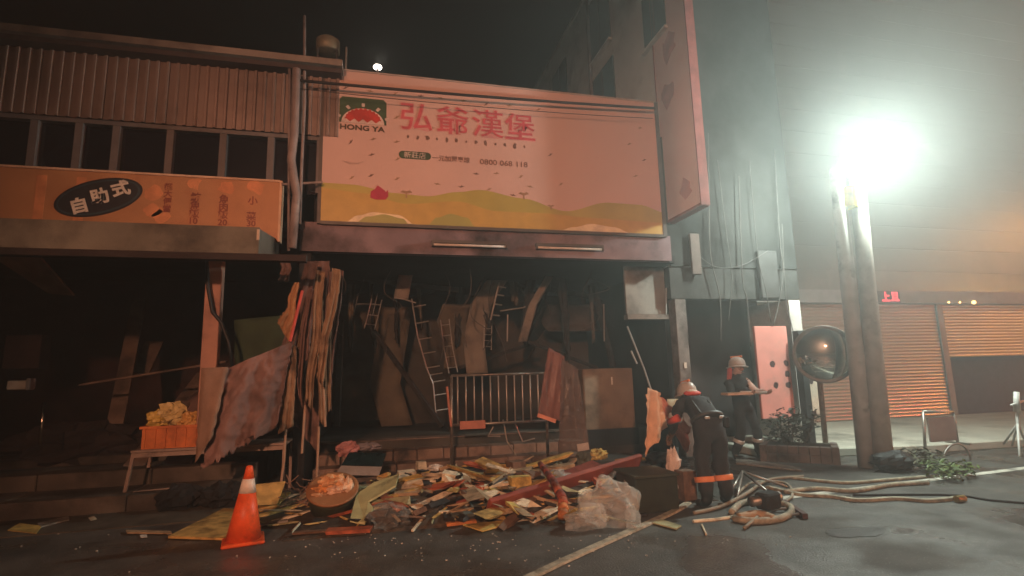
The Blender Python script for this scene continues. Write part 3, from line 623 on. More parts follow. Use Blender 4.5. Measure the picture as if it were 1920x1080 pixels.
MB().lathe([(Rm, -.03), (Rm + .025, -.03), (Rm + .03, .0), (Rm + .02, .02), (Rm + .002, .015)], mc, 40, mrot).build('rim', mat('mirror_rim', (.16, .15, .14), rough=.4), mr, smooth=True)
MB().lathe([(Rm - .001, -.032), (Rm * .6, -.09), (.05, -.12)], mc, 32, mrot).build('back_shell', mat('mirror_back', (.55, .22, .07), rough=.5), mr, smooth=True)
MB().tube([G(1549, 842, .1), P(1547, 700, mY) + Vector((0, .12, 0)), mc + Vector((0, .14, .1))], .042, 12).build('pole', mat('rusty_pole', (.22, .16, .12), rough=.7, var=.4, scale=12, bump=.3), mr, smooth=True)
MB().box(mc + Vector((0, .1, 0)), (.12, .14, .08)).build('bracket', M_steel, mr)
pn = thing('planter', 'low block-built planter at the foot of the traffic mirror', 'planter', (6.3, 7.4, 0))
pa, pb = G(1440, 866), G(1562, 872)
M_blk = mat('planter_block', (.16, .13, .115), rough=.9, var=.4, scale=5, bump=.6, dirt=.2)
nblk = 6; pdir = (pb - pa).normalized(); pin = Vector((-pdir.y, pdir.x, 0)); pin = pin if pin.y > 0 else -pin
prot = Matrix((pdir, pin, _Z)).transposed(); pL = (pb - pa).length; pmid = (pa + pb) / 2
for row in range(2):
    for k in range(nblk):
        c_ = pa.lerp(pb, (k + .5) / nblk) + pin * .06 + Vector((0, 0, .065 + row * .125))
        MB().box(c_, (pL / nblk - .012, .12 + random.uniform(0, .02), .118), prot, jit=.006).build('block', M_blk, pn)
MB().box(pmid + pin * .40 + Vector((0, 0, .12)), (pL, .5, .24), prot).build('soil', mat('soil', (.035, .028, .02), rough=1, var=.4, scale=15, bump=1), pn)
for e_ in (pa - pdir * .055, pb + pdir * .055): MB().box(e_ + pin * .33 + Vector((0, 0, .128)), (.10, .64, .256), prot).build('side_block', M_blk, pn)
M_leaf = mat('dark_leaf', (.045, .055, .04), rough=.6, var=.4, scale=8, bump=0); M_leafg = mat('fresh_leaf', (.11, .16, .045), rough=.55, var=.4, scale=8, bump=0); M_twig = mat('twig', (.07, .05, .035), rough=.9)
def leaves(c, rad, n, size, m, name, parent, flatz=1.0):
    mb = MB()
    for _ in range(n):
        while True:
            d = Vector((random.uniform(-1, 1), random.uniform(-1, 1), random.uniform(-1, 1)))
            if d.length < 1: break
        k = 1 + .4 * noise.noise(d * 2.5); p = Vector(c) + Vector((d.x * rad[0], d.y * rad[1], d.z * rad[2])) * k
        q = Matrix.Rotation(random.uniform(0, 6.28), 3, 'Z') @ Matrix.Rotation(random.uniform(-1, 1) * flatz, 3, 'X') @ Matrix.Rotation(random.uniform(-.7, .7), 3, 'Y')
        s_ = size * random.uniform(.6, 1.4)
        mb.add([p + q @ Vector(v) for v in ((-s_, 0, 0), (0, -s_ * .42, s_ * .12), (s_, 0, -s_ * .1), (0, s_ * .42, s_ * .12))], [(0, 1, 2, 3)])
    o = mb.build(name, m, parent); return o
bs = thing('bush', 'dark scorched bush growing in the planter beside the mirror pole', 'plant', (pa.x + .35, pa.y + .1, .24))
bc = P(1478, 803, pa.y + .1); leaves(bc, (.42, .32, .32), 420, .05, M_leaf, 'foliage', bs)
for k in range(7): MB().tube([(bc.x + random.uniform(-.1, .1), bc.y, .22), bc + Vector((random.uniform(-.35, .35), random.uniform(-.2, .2), random.uniform(-.1, .35)))], [.014, .005], 5).build('stem', M_twig, bs)
sp_ = thing('potted_sprig', 'thin twisted sprig at the right end of the planter', 'plant', P(1515, 835, pa.y - .1)); c_ = P(1525, 785, pa.y - .1)
MB().tube([P(1508, 838, pa.y - .1), P(1522, 800, pa.y - .1), P(1530, 770, pa.y - .1)], [.014, .01, .005], 5).build('stem', M_twig, sp_); leaves(c_, (.12, .1, .2), 40, .045, M_leaf, 'foliage', sp_)

# framed board standing on the pavement, hoop, bag, cut greenery, stand at the far right
fb = thing('framed_board', 'metal-framed board standing upright on the pavement before the shutter', 'board', G(1765, 838, FC))
bY = G(1765, 838, FC).y
c00, c10, c01, c11 = P(1735, 848, bY), P(1796, 832, bY), P(1731, 772, bY), P(1787, 772, bY)
for p, q in ((c00, c01), (c10, c11), (c01, c11)): MB().tube([p, q], .022, 8).build('frame', M_steel, fb, smooth=True)
z1, z0 = P(1760, 782, bY).z, P(1760, 828, bY).z
MB().mm((c01.x + .06, bY - .015, z0), (c11.x + .0, bY + .015, z1)).build('panel', mat('dull_panel', (.24, .17, .15), rough=.5, var=.25, scale=4), fb)
for p in (c00, c10): MB().beam(p + Vector((0, -.2, .015)), p + Vector((0, .2, .015)), .04, .03).build('foot', M_steel, fb)
hp = [P(1768 + 26 * (1 - math.cos(t)), 868 - 36 * math.sin(t), bY - .5) for t in [k * math.pi / 14 for k in range(15)]]
tag(MB().tube(hp, .016, 8).build('hoop', M_steel, smooth=True), 'thin metal hoop sticking up from the cut greenery', 'hoop')
bg_ = G(1690, 880, .03); tag(crumple('rubbish_bag', bg_ + Vector((0, .1, .10)), (.34, .22, .15), mat('black_plastic', (.012, .012, .013), rough=.6, bump=.2), 3, .3), 'black plastic bag slumped at the foot of the utility pole', 'bag')
gr = thing('cut_branches', 'heap of cut green branches lying on the road edge by the hoop', 'branches', G(1765, 880, 0))
for k, (px, py) in enumerate(((1730, 868), (1758, 872), (1785, 885), (1800, 878), (1745, 855), (1712, 850))):
    q = G(px, py, .1); leaves(q, (.28, .2, .09), 70, .05, M_leafg if k in (1, 2, 3) else mat('dusty_leaf', (.10, .10, .06), rough=.6, var=.4, scale=8), 'foliage', gr, .6)
    MB().tube([q + Vector((-.3, .1, -.05)), q, q + Vector((.3, -.05, 0))], [.012, .01, .005], 5).build('stem', M_twig, gr)
wt = thing('hydrant_stand', 'white valve stand with splayed legs at the right edge of the picture', 'stand', G(1908, 850, FC))
wY = G(1908, 850, FC).y; M_wht = mat('white_metal', (.72, .70, .66), rough=.45, var=.1)
MB().tube([P(1906, 735, wY), P(1907, 772, wY)], [.035, .045], 10).build('head', M_wht, wt, smooth=True); MB().tube([P(1896, 760, wY), P(1918, 752, wY)], .018, 8).build('handle', M_wht, wt, smooth=True)
MB().tube([P(1907, 772, wY), P(1909, 800, wY)], .022, 8).build('stem', M_wht, wt)
for px, py in ((1882, 832), (1898, 835), (1912, 856), (1926, 836)): MB().tube([P(1908, 795, wY), G(px, py, FC)], .016, 8).build('leg', M_wht, wt, smooth=True)

# ================================================================== INSIDE THE BURNT FRONTS
M_brd = mat('smoked_board', (.15, .125, .09), rough=.85, var=.35, scale=2.5, bump=.3, dirt=.32, dirtcol=(.05, .04, .035))
M_brd2 = mat('pale_board_smoked', (.25, .22, .18), rough=.85, var=.3, scale=3, bump=.3, dirt=.25, dirtcol=(.06, .05, .04))
M_alu = mat('ceiling_frame_metal', (.52, .49, .45), rough=.45, metal=.6, var=.2, bump=.05)
def frame_ladder(name, lab, rail, Y, side, pxs, rungs, r=.012, second=True):
    t = thing(name, lab, 'ceiling frame', P(*rail[0], Y), 'buckled ceiling frames hanging in the burnt shop')
    a_ = [P(x, y, Y) for x, y in rail]; b_ = [P(x + side[0], y + side[1], Y + .08) for x, y in rail]
    MB().tube(a_, r, 6).build('rail', M_alu, t)
    if second: MB().tube(b_, r, 6).build('rail', M_alu, t)
    n = len(rail) - 1
    for k in range(rungs):
        u = (k + .5) / rungs * n; i = int(u); f = u - i
        MB().tube([a_[i].lerp(a_[i + 1], f), b_[i].lerp(b_[i + 1], f)], r * .9, 6).build('rung', M_alu, t)
    return t
frame_ladder('ceiling_frame', 'long buckled metal ceiling frame dangling left of the barred railing', [(772, 560), (783, 630), (800, 690), (812, 720), (818, 785)], 10.0, (24, -4), 0, 9, .014, False)
frame_ladder('ceiling_frame', 'straight metal ceiling frame hanging down to the corner of the barred railing', [(826, 600), (832, 650), (842, 700)], 9.9, (16, -2), 0, 5, .010)
frame_ladder('ceiling_frame', 'bright bent ceiling frame beside the curled panel above the railing', [(936, 530), (929, 560), (920, 600)], 9.6, (14, 2), 0, 4, .016, False)
frame_ladder('ceiling_frame', 'small square ceiling frame hanging by two rods in the left of the shop', [(697, 560), (690, 590), (683, 616)], 10.2, (19, 2), 0, 3, .011)
frame_ladder('ceiling_frame', 'short dark ceiling frame hanging under the bright one', [(908, 610), (907, 655)], 9.9, (14, 1), 0, 4, .009)
frame_ladder('ceiling_frame', 'pair of thin bare rods hanging near the shop ceiling at left', [(672, 550), (663, 590)], 10.3, (36, 0), 0, 1, .008)
for pts_, lab in (([(938, 583), (980, 577), (985, 575)], 'thin level rod jutting from the bright bent frame'), ([(952, 590), (951, 640)], 'thin rod hanging straight down above the railing'), ([(1132, 570), (1133, 640)], 'faint rod hanging at the back right of the shop'), ([(740, 558), (757, 561), (780, 568)], 'bright bent strip under the torn ceiling block')):
    tag(MB().tube([P(x, y, 9.7) for x, y in pts_], .014, 6).build('hanging_rod', M_alu), lab, 'rod', 'loose rods hanging in the shop')
def curl(name, lab, pts_, Y, w, m, bend=.25):     # curled board hanging from the ceiling
    c = [P(x, y, Y) for x, y in pts_]; n = len(c) - 1
    def fn(u, v):
        t = v * n; i = min(n - 1, int(t)); p = c[i].lerp(c[i + 1], t - i)
        return p + Vector(((u - .5) * w, bend * math.sin(v * 2.6) + .03 * noise.noise(Vector((u * 3, v * 4, w * 9))), .02 * noise.noise(Vector((v * 9, u * 5, 1)))))
    return tag(MB().grid(fn, 5, 12).build(name, m, smooth=True, solid=.012), lab, 'panel', 'scorched panels hanging in the shop')
curl('ceiling_panel', 'long curled ceiling panel hanging behind the barred railing', [(932, 525), (905, 570), (893, 640), (897, 700)], 10.2, .42, M_brd2)
curl('ceiling_panel', 'narrow curved ceiling strip hanging right of the curled panel', [(1030, 518), (1003, 570), (982, 640)], 9.6, .17, M_brd2, .15)
curl('ceiling_panel', 'wide smoked board hanging at the back left of the shop', [(680, 572), (676, 660), (672, 790)], 11.6, 1.1, M_brd, .2)
curl('ceiling_panel', 'tall smoked board bowing outward in the middle left of the shop', [(745, 575), (735, 640), (722, 720), (745, 800)], 11.2, .62, M_brd, .3)
curl('ceiling_panel', 'torn block of ceiling board hanging above the bright bent strip', [(762, 508), (757, 535), (752, 560)], 9.8, .26, M_brd2, .08)
curl('ceiling_panel', 'crumpled sheet hanging from the ceiling left of the curled panel', [(858, 570), (850, 600), (870, 640), (862, 690)], 10.9, .62, M_brd, .3)
curl('ceiling_panel', 'sagging dark board under the ceiling at the back right of the shop', [(1080, 570), (1075, 600), (1085, 620)], 11.0, 1.3, mat('dark_smoked_board', (.11, .095, .08), rough=.9, var=.4, scale=2, dirt=.3), .3)
# upper panel right of the opening and slanted poles
a, b = P(1168, 486, 8.6), P(1256, 590, 8.6)
tag(MB().mm((a.x, 8.58, b.z), (min(b.x, 4.99), 8.64, a.z)).build('hoarding_panel', mat('grey_hoarding', (.25, .24, .22), rough=.8, var=.3, scale=2, dirt=.3), bevel=.008), 'grey hoarding panel under the right end of the billboard', 'panel')
tag(MB().mm((a.x - .02, 8.5, b.z - .09), (4.99, 8.66, b.z - .004)).build('hoarding_beam', mat('hoarding_beam', (.20, .17, .15), rough=.8, dirt=.3)), 'level beam under the grey hoarding panel', 'beam')
tag(MB().tube([P(1249, 540, 8.5), P(1249, 590, 8.5)], .012, 6).build('light_rod', mat('shiny_rod', (.7, .7, .68), rough=.3, metal=.6)), 'short shiny upright rod on the grey hoarding panel', 'rod')
tag(MB().tube([P(1176, 612, 8.4), P(1207, 690, 8.3), P(1222, 735, 8.2)], .016, 7).build('leaning_pole', mat('dull_rod', (.42, .42, .40), rough=.4, metal=.5)), 'thin pale pole leaning above the torn pink banner', 'pole')
tag(MB().tube([P(1183, 658, 8.6), P(1194, 682, 8.6)], .016, 6).build('short_rod', mat('dull_rod', (.42, .42, .40))), 'short slanted rod left of the thin leaning pole', 'rod')
M_char = mat('charred_timber', (.035, .03, .027), rough=.9, var=.6, scale=9, bump=1.0, fine=35)
for k, ((x0, y0), (x1, y1), Y0, Y1, w, lab) in enumerate((((640, 520), (860, 545), 10.4, 10.0, .10, 'charred rafter sagging across the left of the shop ceiling'), ((800, 505), (1130, 560), 10.6, 10.8, .11, 'charred rafter sloping across the middle of the shop ceiling'),
        ((1040, 500), (985, 640), 10.9, 10.2, .09, 'charred stud leaning behind the curved ceiling strip'), ((1110, 520), (1150, 690), 10.4, 10.0, .10, 'charred stud standing at the back right above the cabinet'), ((640, 600), (632, 800), 9.6, 9.5, .09, 'charred upright stud right of the scorched drapes'),
        ((700, 620), (830, 800), 10.6, 9.7, .08, 'fallen charred batten slanting behind the long ceiling frame'), ((990, 640), (1120, 690), 10.0, 9.8, .07, 'charred batten lying above the cabinet top'), ((860, 690), (1010, 640), 10.9, 10.6, .08, 'charred batten crossing behind the barred railing'))):
    tag(MB().beam(P(x0, y0, Y0), P(x1, y1, Y1), w, w * .9).build('charred_beam', M_char, bevel=.006), lab, 'beam', 'charred timbers in the burnt shop')
M_dw = mat('scorched_wire', (.10, .09, .08), rough=.7, bump=0)
ordn = ('first', 'second', 'third', 'fourth', 'fifth', 'sixth', 'seventh', 'eighth', 'ninth', 'tenth', 'eleventh', 'twelfth', 'thirteenth', 'fourteenth', 'fifteenth', 'sixteenth')
for k in range(16):
    x = 645 + k * 32 + random.uniform(-10, 10); Y = random.uniform(9.0, 10.8); y0 = 496 + random.uniform(0, 14); Ln = random.uniform(50, 190)
    p = [P(x + random.uniform(-5, 5) * j + 14 * math.sin(j * 1.3 + k), y0 + Ln * j / 5, Y) for j in range(6)]
    tag(MB().tube(smoothpts0(p), random.uniform(.005, .010), 5).build('dangling_wire', M_dw, smooth=True), ordn[k] + ' dangling scorched wire from the left under the shop ceiling', 'wire', 'wires dangling from the shop ceiling')
for k in range(10):
    x = 640 + k * 50 + random.uniform(-14, 14); Y = random.uniform(9.8, 11.6); w = random.uniform(8, 22); y0 = 500 + random.uniform(0, 20); y1 = y0 + random.uniform(60, 170); sh_ = random.uniform(-22, 22)
    tag(cloth('ragged_sheet', [P(x, y0, Y), P(x + w, y0, Y), P(x + w * .7 + sh_, y1, Y - .1), P(x + w * .2 + sh_, y1 + random.uniform(-20, 20), Y - .1)], M_char if k % 3 else M_brd, 6, 16, .09, 1.6, .06, .006, seed=60 + k, axis=(0, -1, 0)), ordn[k] + ' ragged sheet from the left hanging under the shop ceiling', 'sheet', 'ragged sheets hanging from the shop ceiling')
# cabinet and dark things behind
a, b = P(1092, 692, 9.35), P(1194, 832, 9.35)
cb = thing('cabinet', 'brown smoke-stained cabinet standing right of the plastic sheet', 'cabinet', ((a.x + b.x) / 2, 9.4, .44))
MB().mm((a.x, 9.35, b.z), (b.x, 9.85, a.z)).build('carcass', mat('cabinet_brown', (.25, .185, .13), rough=.75, var=.3, scale=2, bump=.2, dirt=.25), cb, bevel=.01)
q = P(1147, 714, 9.34); MB().box(q, (.03, .02, .14)).build('handle', mat('pale_paper', (.75, .70, .62)), cb); MB().mm((a.x + .02, 9.335, b.z + .03), (b.x - .02, 9.348, a.z - .03)).build('door', mat('cabinet_brown', (.25, .185, .13)), cb)
MB().mm((a.x - .03, 9.3, .44), (b.x + .03, 9.85, b.z - .002)).build('plinth', M_soot, cb)
# barred railing
rY = 8.55; ra_, rb_ = P(846, 704, rY), P(1022, 700, rY); zt2 = (ra_.z + rb_.z) / 2; zb2 = P(852, 797, rY).z
rg = thing('barred_railing', 'steel railing panel of upright bars standing in the shop front', 'railing', (ra_.x, rY, 0))
for z in (zt2, zb2): MB().tube([(ra_.x, rY, z), (rb_.x, rY, z)], .022, 8).build('rail', M_steel, rg, smooth=True)
nb = 11
for k in range(nb): x = ra_.x + .1 + (rb_.x - ra_.x - .1) * k / nb; MB().tube([(x, rY, zb2), (x, rY, zt2)], .013, 8).build('bar', M_alu, rg, smooth=True)
MB().tube([(ra_.x, rY, 0), (ra_.x, rY, zt2)], .026, 8).build('leg', M_steel, rg, smooth=True); MB().tube([(rb_.x, rY, 0), (rb_.x, rY, zt2)], .026, 8).build('leg', M_steel, rg, smooth=True)
a, b = P(862, 790, rY - .03), P(910, 803, rY - .03); MB().mm((a.x, rY - .035, b.z), (b.x, rY - .025, a.z)).build('plate', mat('red_plate', (.55, .22, .16), rough=.5), rg)
tag(MB().tube([P(838, 725, 8.5), P(846, 800, 8.5)], .02, 7).build('red_rod', mat('red_plate', (.55, .22, .16))), 'short red rod leaning on the left leg of the barred railing', 'rod')
# stools' bent legs below the railing
for k, (pts_, lab) in enumerate((([(925, 800), (915, 818), (938, 818)], 'small bent wire end under the railing at left'), ([(943, 787), (951, 828), (975, 865)], 'long bent rod trailing under the railing'), ([(965, 792), (980, 828), (1003, 822)], 'bent rod under the right half of the railing'), ([(1000, 858), (1009, 872)], 'short rod poking from the rubble under the railing'))):
    tag(MB().tube([P(x, y, 8.75) for x, y in pts_], .012, 6).build('bent_rod', M_alu), lab, 'rod', 'bent rods under the railing')
# hung drapes left of the shop front
M_drape = mat('scorched_drape', (.17, .10, .085), rough=.85, var=.35, scale=5, bump=.4, dirt=.25); M_drape2 = mat('tan_drape', (.28, .185, .115), rough=.85, var=.35, scale=6, bump=.4, dirt=.25)
def strip(lab, pts_, Y, m, name='torn_strip', ripple=.05, seed=0): return tag(cloth(name, [P(x, y, Y) for x, y in pts_], m, 10, 26, ripple, 2, .015, .006, seed=seed, axis=(0, -1, 0), sway=.07), lab, 'drape', 'torn strips hanging between the two shops')
strip('wide scorched drape hanging left of the shop opening', [(585, 490), (618, 490), (622, 690), (560, 780)], 7.95, M_drape, seed=1)
strip('slanting scorched strip running down from the fat drain pipe', [(572, 490), (598, 492), (556, 680), (530, 670)], 7.75, M_drape, seed=2)
strip('tan hanging strip in the middle of the scorched drapes', [(596, 560), (606, 560), (604, 800), (592, 790)], 7.7, M_drape2, seed=3)
strip('tan hanging strip at the right edge of the scorched drapes', [(610, 560), (624, 540), (618, 770), (606, 790)], 7.75, M_drape2, seed=4)
strip('ochre kite-shaped flap left of the scorched drapes', [(552, 530), (562, 530), (542, 640), (521, 605)], 7.55, mat('ochre_flap', (.38, .20, .09), rough=.8, var=.3), seed=5)
strip('grey rag hooked at the foot of the fat drain pipe', [(526, 486), (545, 484), (542, 530), (524, 525)], 7.6, M_drape, seed=6)
strip('long drape end behind the torn tarpaulin', [(540, 690), (600, 700), (602, 850), (560, 800)], 7.9, M_drape, seed=7)
strip('tan strip hanging at the edge of the torn tarpaulin', [(538, 640), (556, 650), (552, 800), (524, 815)], 7.45, M_drape2, seed=8)
tag(MB().tube([P(567, 545, 7.5), P(556, 590, 7.48), P(544, 640, 7.45)], .02, 7).build('red_pole', mat('red_plastic', (.62, .12, .10), rough=.3, bump=0)), 'shiny red rod slanting beside the ochre flap', 'rod')
for pts_, lab in (([(541, 700), (533, 860), (527, 905)], 'thin upright pole right of the table'), ([(598, 800), (594, 895)], 'short upright pipe left of the shop steps'), ([(607, 730), (610, 800)], 'thin pale cane against the scorched drapes'), ([(572, 760), (566, 850)], 'dark cane leaning below the drapes')):
    tag(MB().tube([P(x, y, 7.6) for x, y in pts_], .016, 7).build('upright_pole', mat('tan_pole', (.42, .30, .22), rough=.6)), lab, 'pole')
for k in range(9):
    x = 532 + k * 10 + random.uniform(-3, 3); y0 = 492 + random.uniform(0, 60) + (40 if k < 3 else 0); y1 = random.uniform(640, 800); w = random.uniform(7, 17); ln = (560 - x) * .25
    strip('narrow ragged strip, ' + ordn[k] + ' from the left among the scorched drapes', [(x + 22, y0), (x + 22 + w, y0 + 3), (x + w * .8 + ln * .1, y1), (x + ln * .1, y1 - random.uniform(0, 25))], random.uniform(7.5, 7.85), (M_drape, M_drape2, M_drape)[k % 3], seed=20 + k, ripple=.07)
# big torn tarpaulin over the table
M_tarp = mat('brown_tarp', (.24, .145, .13), rough=.75, var=.25, scale=3, bump=.3, dirt=.22, dirtcol=(.07, .05, .05))
tag(cloth('tarpaulin', [P(424, 692, 7.2), P(548, 640, 7.35), P(520, 800, 7.3), P(374, 882, 7.0)], M_tarp, 40, 40, .085, 2.3, .035, .006, seed=9, axis=(0, -1, 0)), 'torn brown tarpaulin sagging over the right end of the table', 'tarpaulin')
tag(cloth('tarpaulin_edge', [P(378, 690, 7.1), P(428, 688, 7.12), P(400, 815, 7.0), P(366, 868, 6.98)], mat('pale_hem', (.27, .17, .12), rough=.7, var=.3), 5, 14, .03, 2, .02, .006, seed=10, axis=(0, -1, 0)), 'pale folded hem along the left edge of the brown tarpaulin', 'tarpaulin')
tag(cloth('green_sheet', [P(440, 600, 8.1), P(545, 590, 8.1), P(545, 650, 8.1), P(440, 690, 8.1)], mat('dark_green_sheet', (.035, .06, .03), rough=.8, var=.4), 8, 8, .04, 2, .02, .006, seed=11, axis=(0, -1, 0)), 'dark green sheet behind the top of the brown tarpaulin', 'sheet')

# ---- left interior
M_plk = mat('scorched_plank', (.20, .14, .105), rough=.85, var=.4, scale=5, bump=.4, dirt=.25)
for (x0, y0), (x1, y1), Y0, Y1, w, lab in (((385, 700), (250, 875), 10.5, 8.5, .26, 'wide scorched plank leaning behind the table, left of two'), ((430, 705), (325, 880), 10.2, 8.4, .34, 'wide scorched plank leaning behind the table, right of two'),
        ((150, 722), (425, 678), 8.9, 8.7, .07, 'long thin rail slanting across the dark left shop'), ((262, 560), (215, 800), 11, 9.5, .22, 'upright scorched board in the depth of the left shop'), ((290, 640), (262, 700), 11, 10.6, .3, 'short scorched board in the depth of the left shop')):
    p, q = P(x0, y0, Y0), P(x1, y1, Y1)
    tag(MB().beam(p, q, w, .03, up=(0, -.6, .8) if w > .1 else (0, 0, 1)).build('leaning_plank', M_plk, bevel=.004), lab, 'plank', 'planks leaning in the dark left shop')
p, q = P(560, 640, 9.3), P(440, 800, 9.0)
tag(cloth('fallen_sheet', [P(300, 780, 9.8), P(430, 690, 9.8), P(470, 780, 9.0), P(330, 870, 9.0)], mat('fallen_brown_panel', (.22, .13, .11), rough=.85, var=.35, scale=2, dirt=.25), 8, 8, .05, 1.5, .03, .012, seed=4), 'large brown fallen panel behind the orange crate', 'panel')
tag(MB().prism([P(-20, 478, 8.0), P(70, 478, 8.0), P(138, 555, 8.6), P(90, 550, 8.6)], (0, .04, .02)).build('ceiling_flap', mat('tan_flap', (.26, .16, .10), rough=.85, var=.3)), 'tan ceiling board hanging slanted in the top left of the dark shop', 'panel')
q = P(36, 722, 8.6); wb = thing('wall_box', 'small pale box with a shiny end inside the dark left shop', 'box', q); MB().box(q, (.22, .12, .12)).build('case', mat('box_pale', (.38, .38, .34), rough=.5), wb, bevel=.01); MB().box(q + Vector((.135, -.01, .01)), (.04, .13, .15)).build('end', mat('shiny_cap', (.8, .8, .8), rough=.15, metal=.8, bump=0), wb)
tag(MB().tube([P(82, 755, 8.3), P(75, 835, 8.3)], .018, 8).build('chrome_pole', mat('chrome', (.8, .72, .6), rough=.15, metal=1, bump=0), smooth=True), 'short shiny chrome pole standing on the left steps', 'pole')
tag(MB().box(P(52, 660, 10.5) , (.5, .3, .55)).build('dark_carton', mat('dim_carton', (.12, .075, .07), rough=.9), bevel=.01), 'dim reddish carton high in the depth of the left shop', 'carton')
tag(crumple('charred_heap', P(150, 835, 9.3), (1.0, .5, .35), M_dark, 4, .35, freq=4, n=14), 'charred heap on the upper step of the left shop', 'heap')  # black mound added where the left shop is only dark

# ---- table, crate, bags
tY = 7.68; tl, tr = G(226, 955).x, P(533, 838, tY).x; tz = P(245, 845, tY).z
tb = thing('table', 'plain metal-legged table before the left shop carrying the orange crate', 'table', ((tl + tr) / 2, tY + .3, 0))
M_tab = mat('table_metal', (.33, .25, .21), rough=.6, var=.25, scale=6, bump=.15, dirt=.2)
MB().mm((tl + .06, tY - .03, tz - .03), (tr + .03, tY + .62, tz)).build('top', M_tab, tb, bevel=.006)
for x, ox in ((tl, .09), (tr, 0)):
    for y in (tY, tY + .58): MB().beam((x, y, 0 if y < tY + .1 else 0), (x + ox, y, tz - .03), .035, .035).build('leg', M_tab, tb)
MB().beam((tl + .03, tY, .17), (tl + .55, tY + .02, .19), .03, .04).build('stretcher', M_tab, tb); MB().beam((tl + .09, tY - .01, tz - .06), (tr, tY - .01, tz - .06), .02, .05).build('apron', M_tab, tb)
a, b = P(268, 800, tY + .05), P(370, 842, tY + .05); zc1_ = P(318, 798, tY + .05).z
cr_ = thing('orange_crate', 'orange plastic crate on the table, filled with yellow bags', 'crate', ((a.x + b.x) / 2, tY + .25, tz))
M_crate = mat('crate_orange', (.66, .19, .045), rough=.5, var=.25, scale=8, bump=.15, dirt=.25, dirtcol=(.3, .08, .02))
x0, x1, y0, y1 = a.x, b.x, tY + .04, tY + .46
MB().mm((x0, y0, tz + .002), (x1, y1, tz + .02)).build('base', M_crate, cr_)
for (u0, v0, u1, v1) in ((x0, y0, x1, y0 + .015), (x0, y1 - .015, x1, y1), (x0, y0 + .016, x0 + .015, y1 - .016), (x1 - .015, y0 + .016, x1, y1 - .016)): MB().mm((u0, v0, tz + .021), (u1, v1, zc1_)).build('side', M_crate, cr_)
for k in range(6): x = x0 + .03 + (x1 - x0 - .06) * k / 5; MB().mm((x - .012, y0 - .014, tz + .02), (x + .012, y0 - .001, zc1_ - .03)).build('rib', M_crate, cr_)
MB().mm((x0 - .025, y0 - .025, zc1_ - .028), (x1 + .025, y0 - .0005, zc1_ + .002)).build('rim', M_crate, cr_); MB().mm((x0 - .025, y0, zc1_ - .028), (x0 - .001, y1 + .02, zc1_ + .002)).build('rim', M_crate, cr_)
MB().mm((x1 + .001, y0, zc1_ - .028), (x1 + .025, y1 + .02, zc1_ + .002)).build('rim', M_crate, cr_)
for k, (px, py, r_, lab, cc) in enumerate(((300, 785, .13, 'bright yellow crumpled bag at the left of the orange crate', (.72, .52, .12)), (322, 775, .16, 'pale yellow crumpled bag heaped highest in the orange crate', (.70, .55, .24)), (352, 788, .12, 'orange-yellow bag at the right of the orange crate', (.70, .40, .12)))):
    tag(crumple('crumpled_bag', P(px, py, tY + .22), (r_ * 1.15, r_ * .9, r_ * .9), mat('bag_yellow%d' % k, cc, rough=.4, var=.25, scale=9, bump=.2), 20 + k, .4, freq=3.2, n=12), lab, 'bag', 'yellow bags in the crate')
# traffic cone
cn = thing('traffic_cone', 'orange traffic cone with a white band standing on the road', 'traffic cone', G(456, 1016))
cb_ = G(456, 1016); hc = P(463, 873, cb_.y).z; M_cone = mat('cone_orange', (.80, .115, .03), rough=.45, var=.2, scale=9, bump=.15, dirt=.22, dirtcol=(.28, .06, .03))
tilt = Matrix.Rotation(R(2), 3, 'Y')
def cr2(t): return .155 + (.026 - .155) * t
MB().lathe([(.155, .03), (cr2(.63), .03 + (hc - .03) * .63)], cb_, 28, tilt).build('body', M_cone, cn, smooth=True)
MB().lathe([(cr2(.63) + .003, .03 + (hc - .03) * .63), (cr2(.82) + .003, .03 + (hc - .03) * .82)], cb_, 28, tilt).build('reflective_band', mat('cone_band', (.75, .66, .58), rough=.35, var=.2, scale=12, bump=.05), cn, smooth=True)
MB().lathe([(cr2(.82), .03 + (hc - .03) * .82), (.03, hc - .01), (.02, hc)], cb_, 28, tilt).build('tip', M_cone, cn, smooth=True)
MB().box(cb_ + Vector((0, 0, .016)), (.36, .36, .03), Matrix.Rotation(R(12), 3, 'Z')).build('base', M_cone, cn, bevel=.01)

# ================================================================== RUBBLE
def moundh(x, y):
    u = (x - 1.45) / 2.3; v = (y - 7.1) / 1.5; k = max(0, 1 - u * u) * max(0, 1 - v * v)
    return .24 * k ** .8 + .05 * k * noise.noise(Vector((x * 3, y * 3, 0))) + .03 * k * noise.noise(Vector((x * 9, y * 9, 2)))
def on(px, py):                      # first place where the line of sight meets the heap
    v = ray(px, py).normalized(); t = 3.0
    for _ in range(900):
        p = EYEV + v * t
        if p.z <= moundh(p.x, p.y): return p
        t += .012
    return G(px, py)
tag(MB().grid(lambda u, v: Vector((-.9 + 4.7 * u, 5.6 + 3.0 * v, moundh(-.9 + 4.7 * u, 5.6 + 3.0 * v) + (.006 if 0 < u < 1 and 0 < v < 1 else -.02))), 110, 70).build('rubble', mat('ash_rubble', (.075, .058, .043), rough=.95, var=.6, scale=16, bump=1.0, dirt=.3, fine=40), smooth=False), 'low brown bed of ash and fine rubble under the debris heap', 'rubble', kind='stuff')
WOODS = {'ochre': (.52, .34, .11), 'tan': (.42, .30, .18), 'cream': (.78, .68, .50), 'red': (.24, .055, .035), 'brown': (.17, .10, .065), 'orange': (.58, .22, .07), 'olive': (.42, .40, .22), 'teal': (.14, .17, .155), 'white': (.74, .72, .66), 'char': (.03, .026, .024), 'grey': (.26, .24, .21), 'yellow': (.66, .48, .14), 'rust': (.42, .11, .05)}
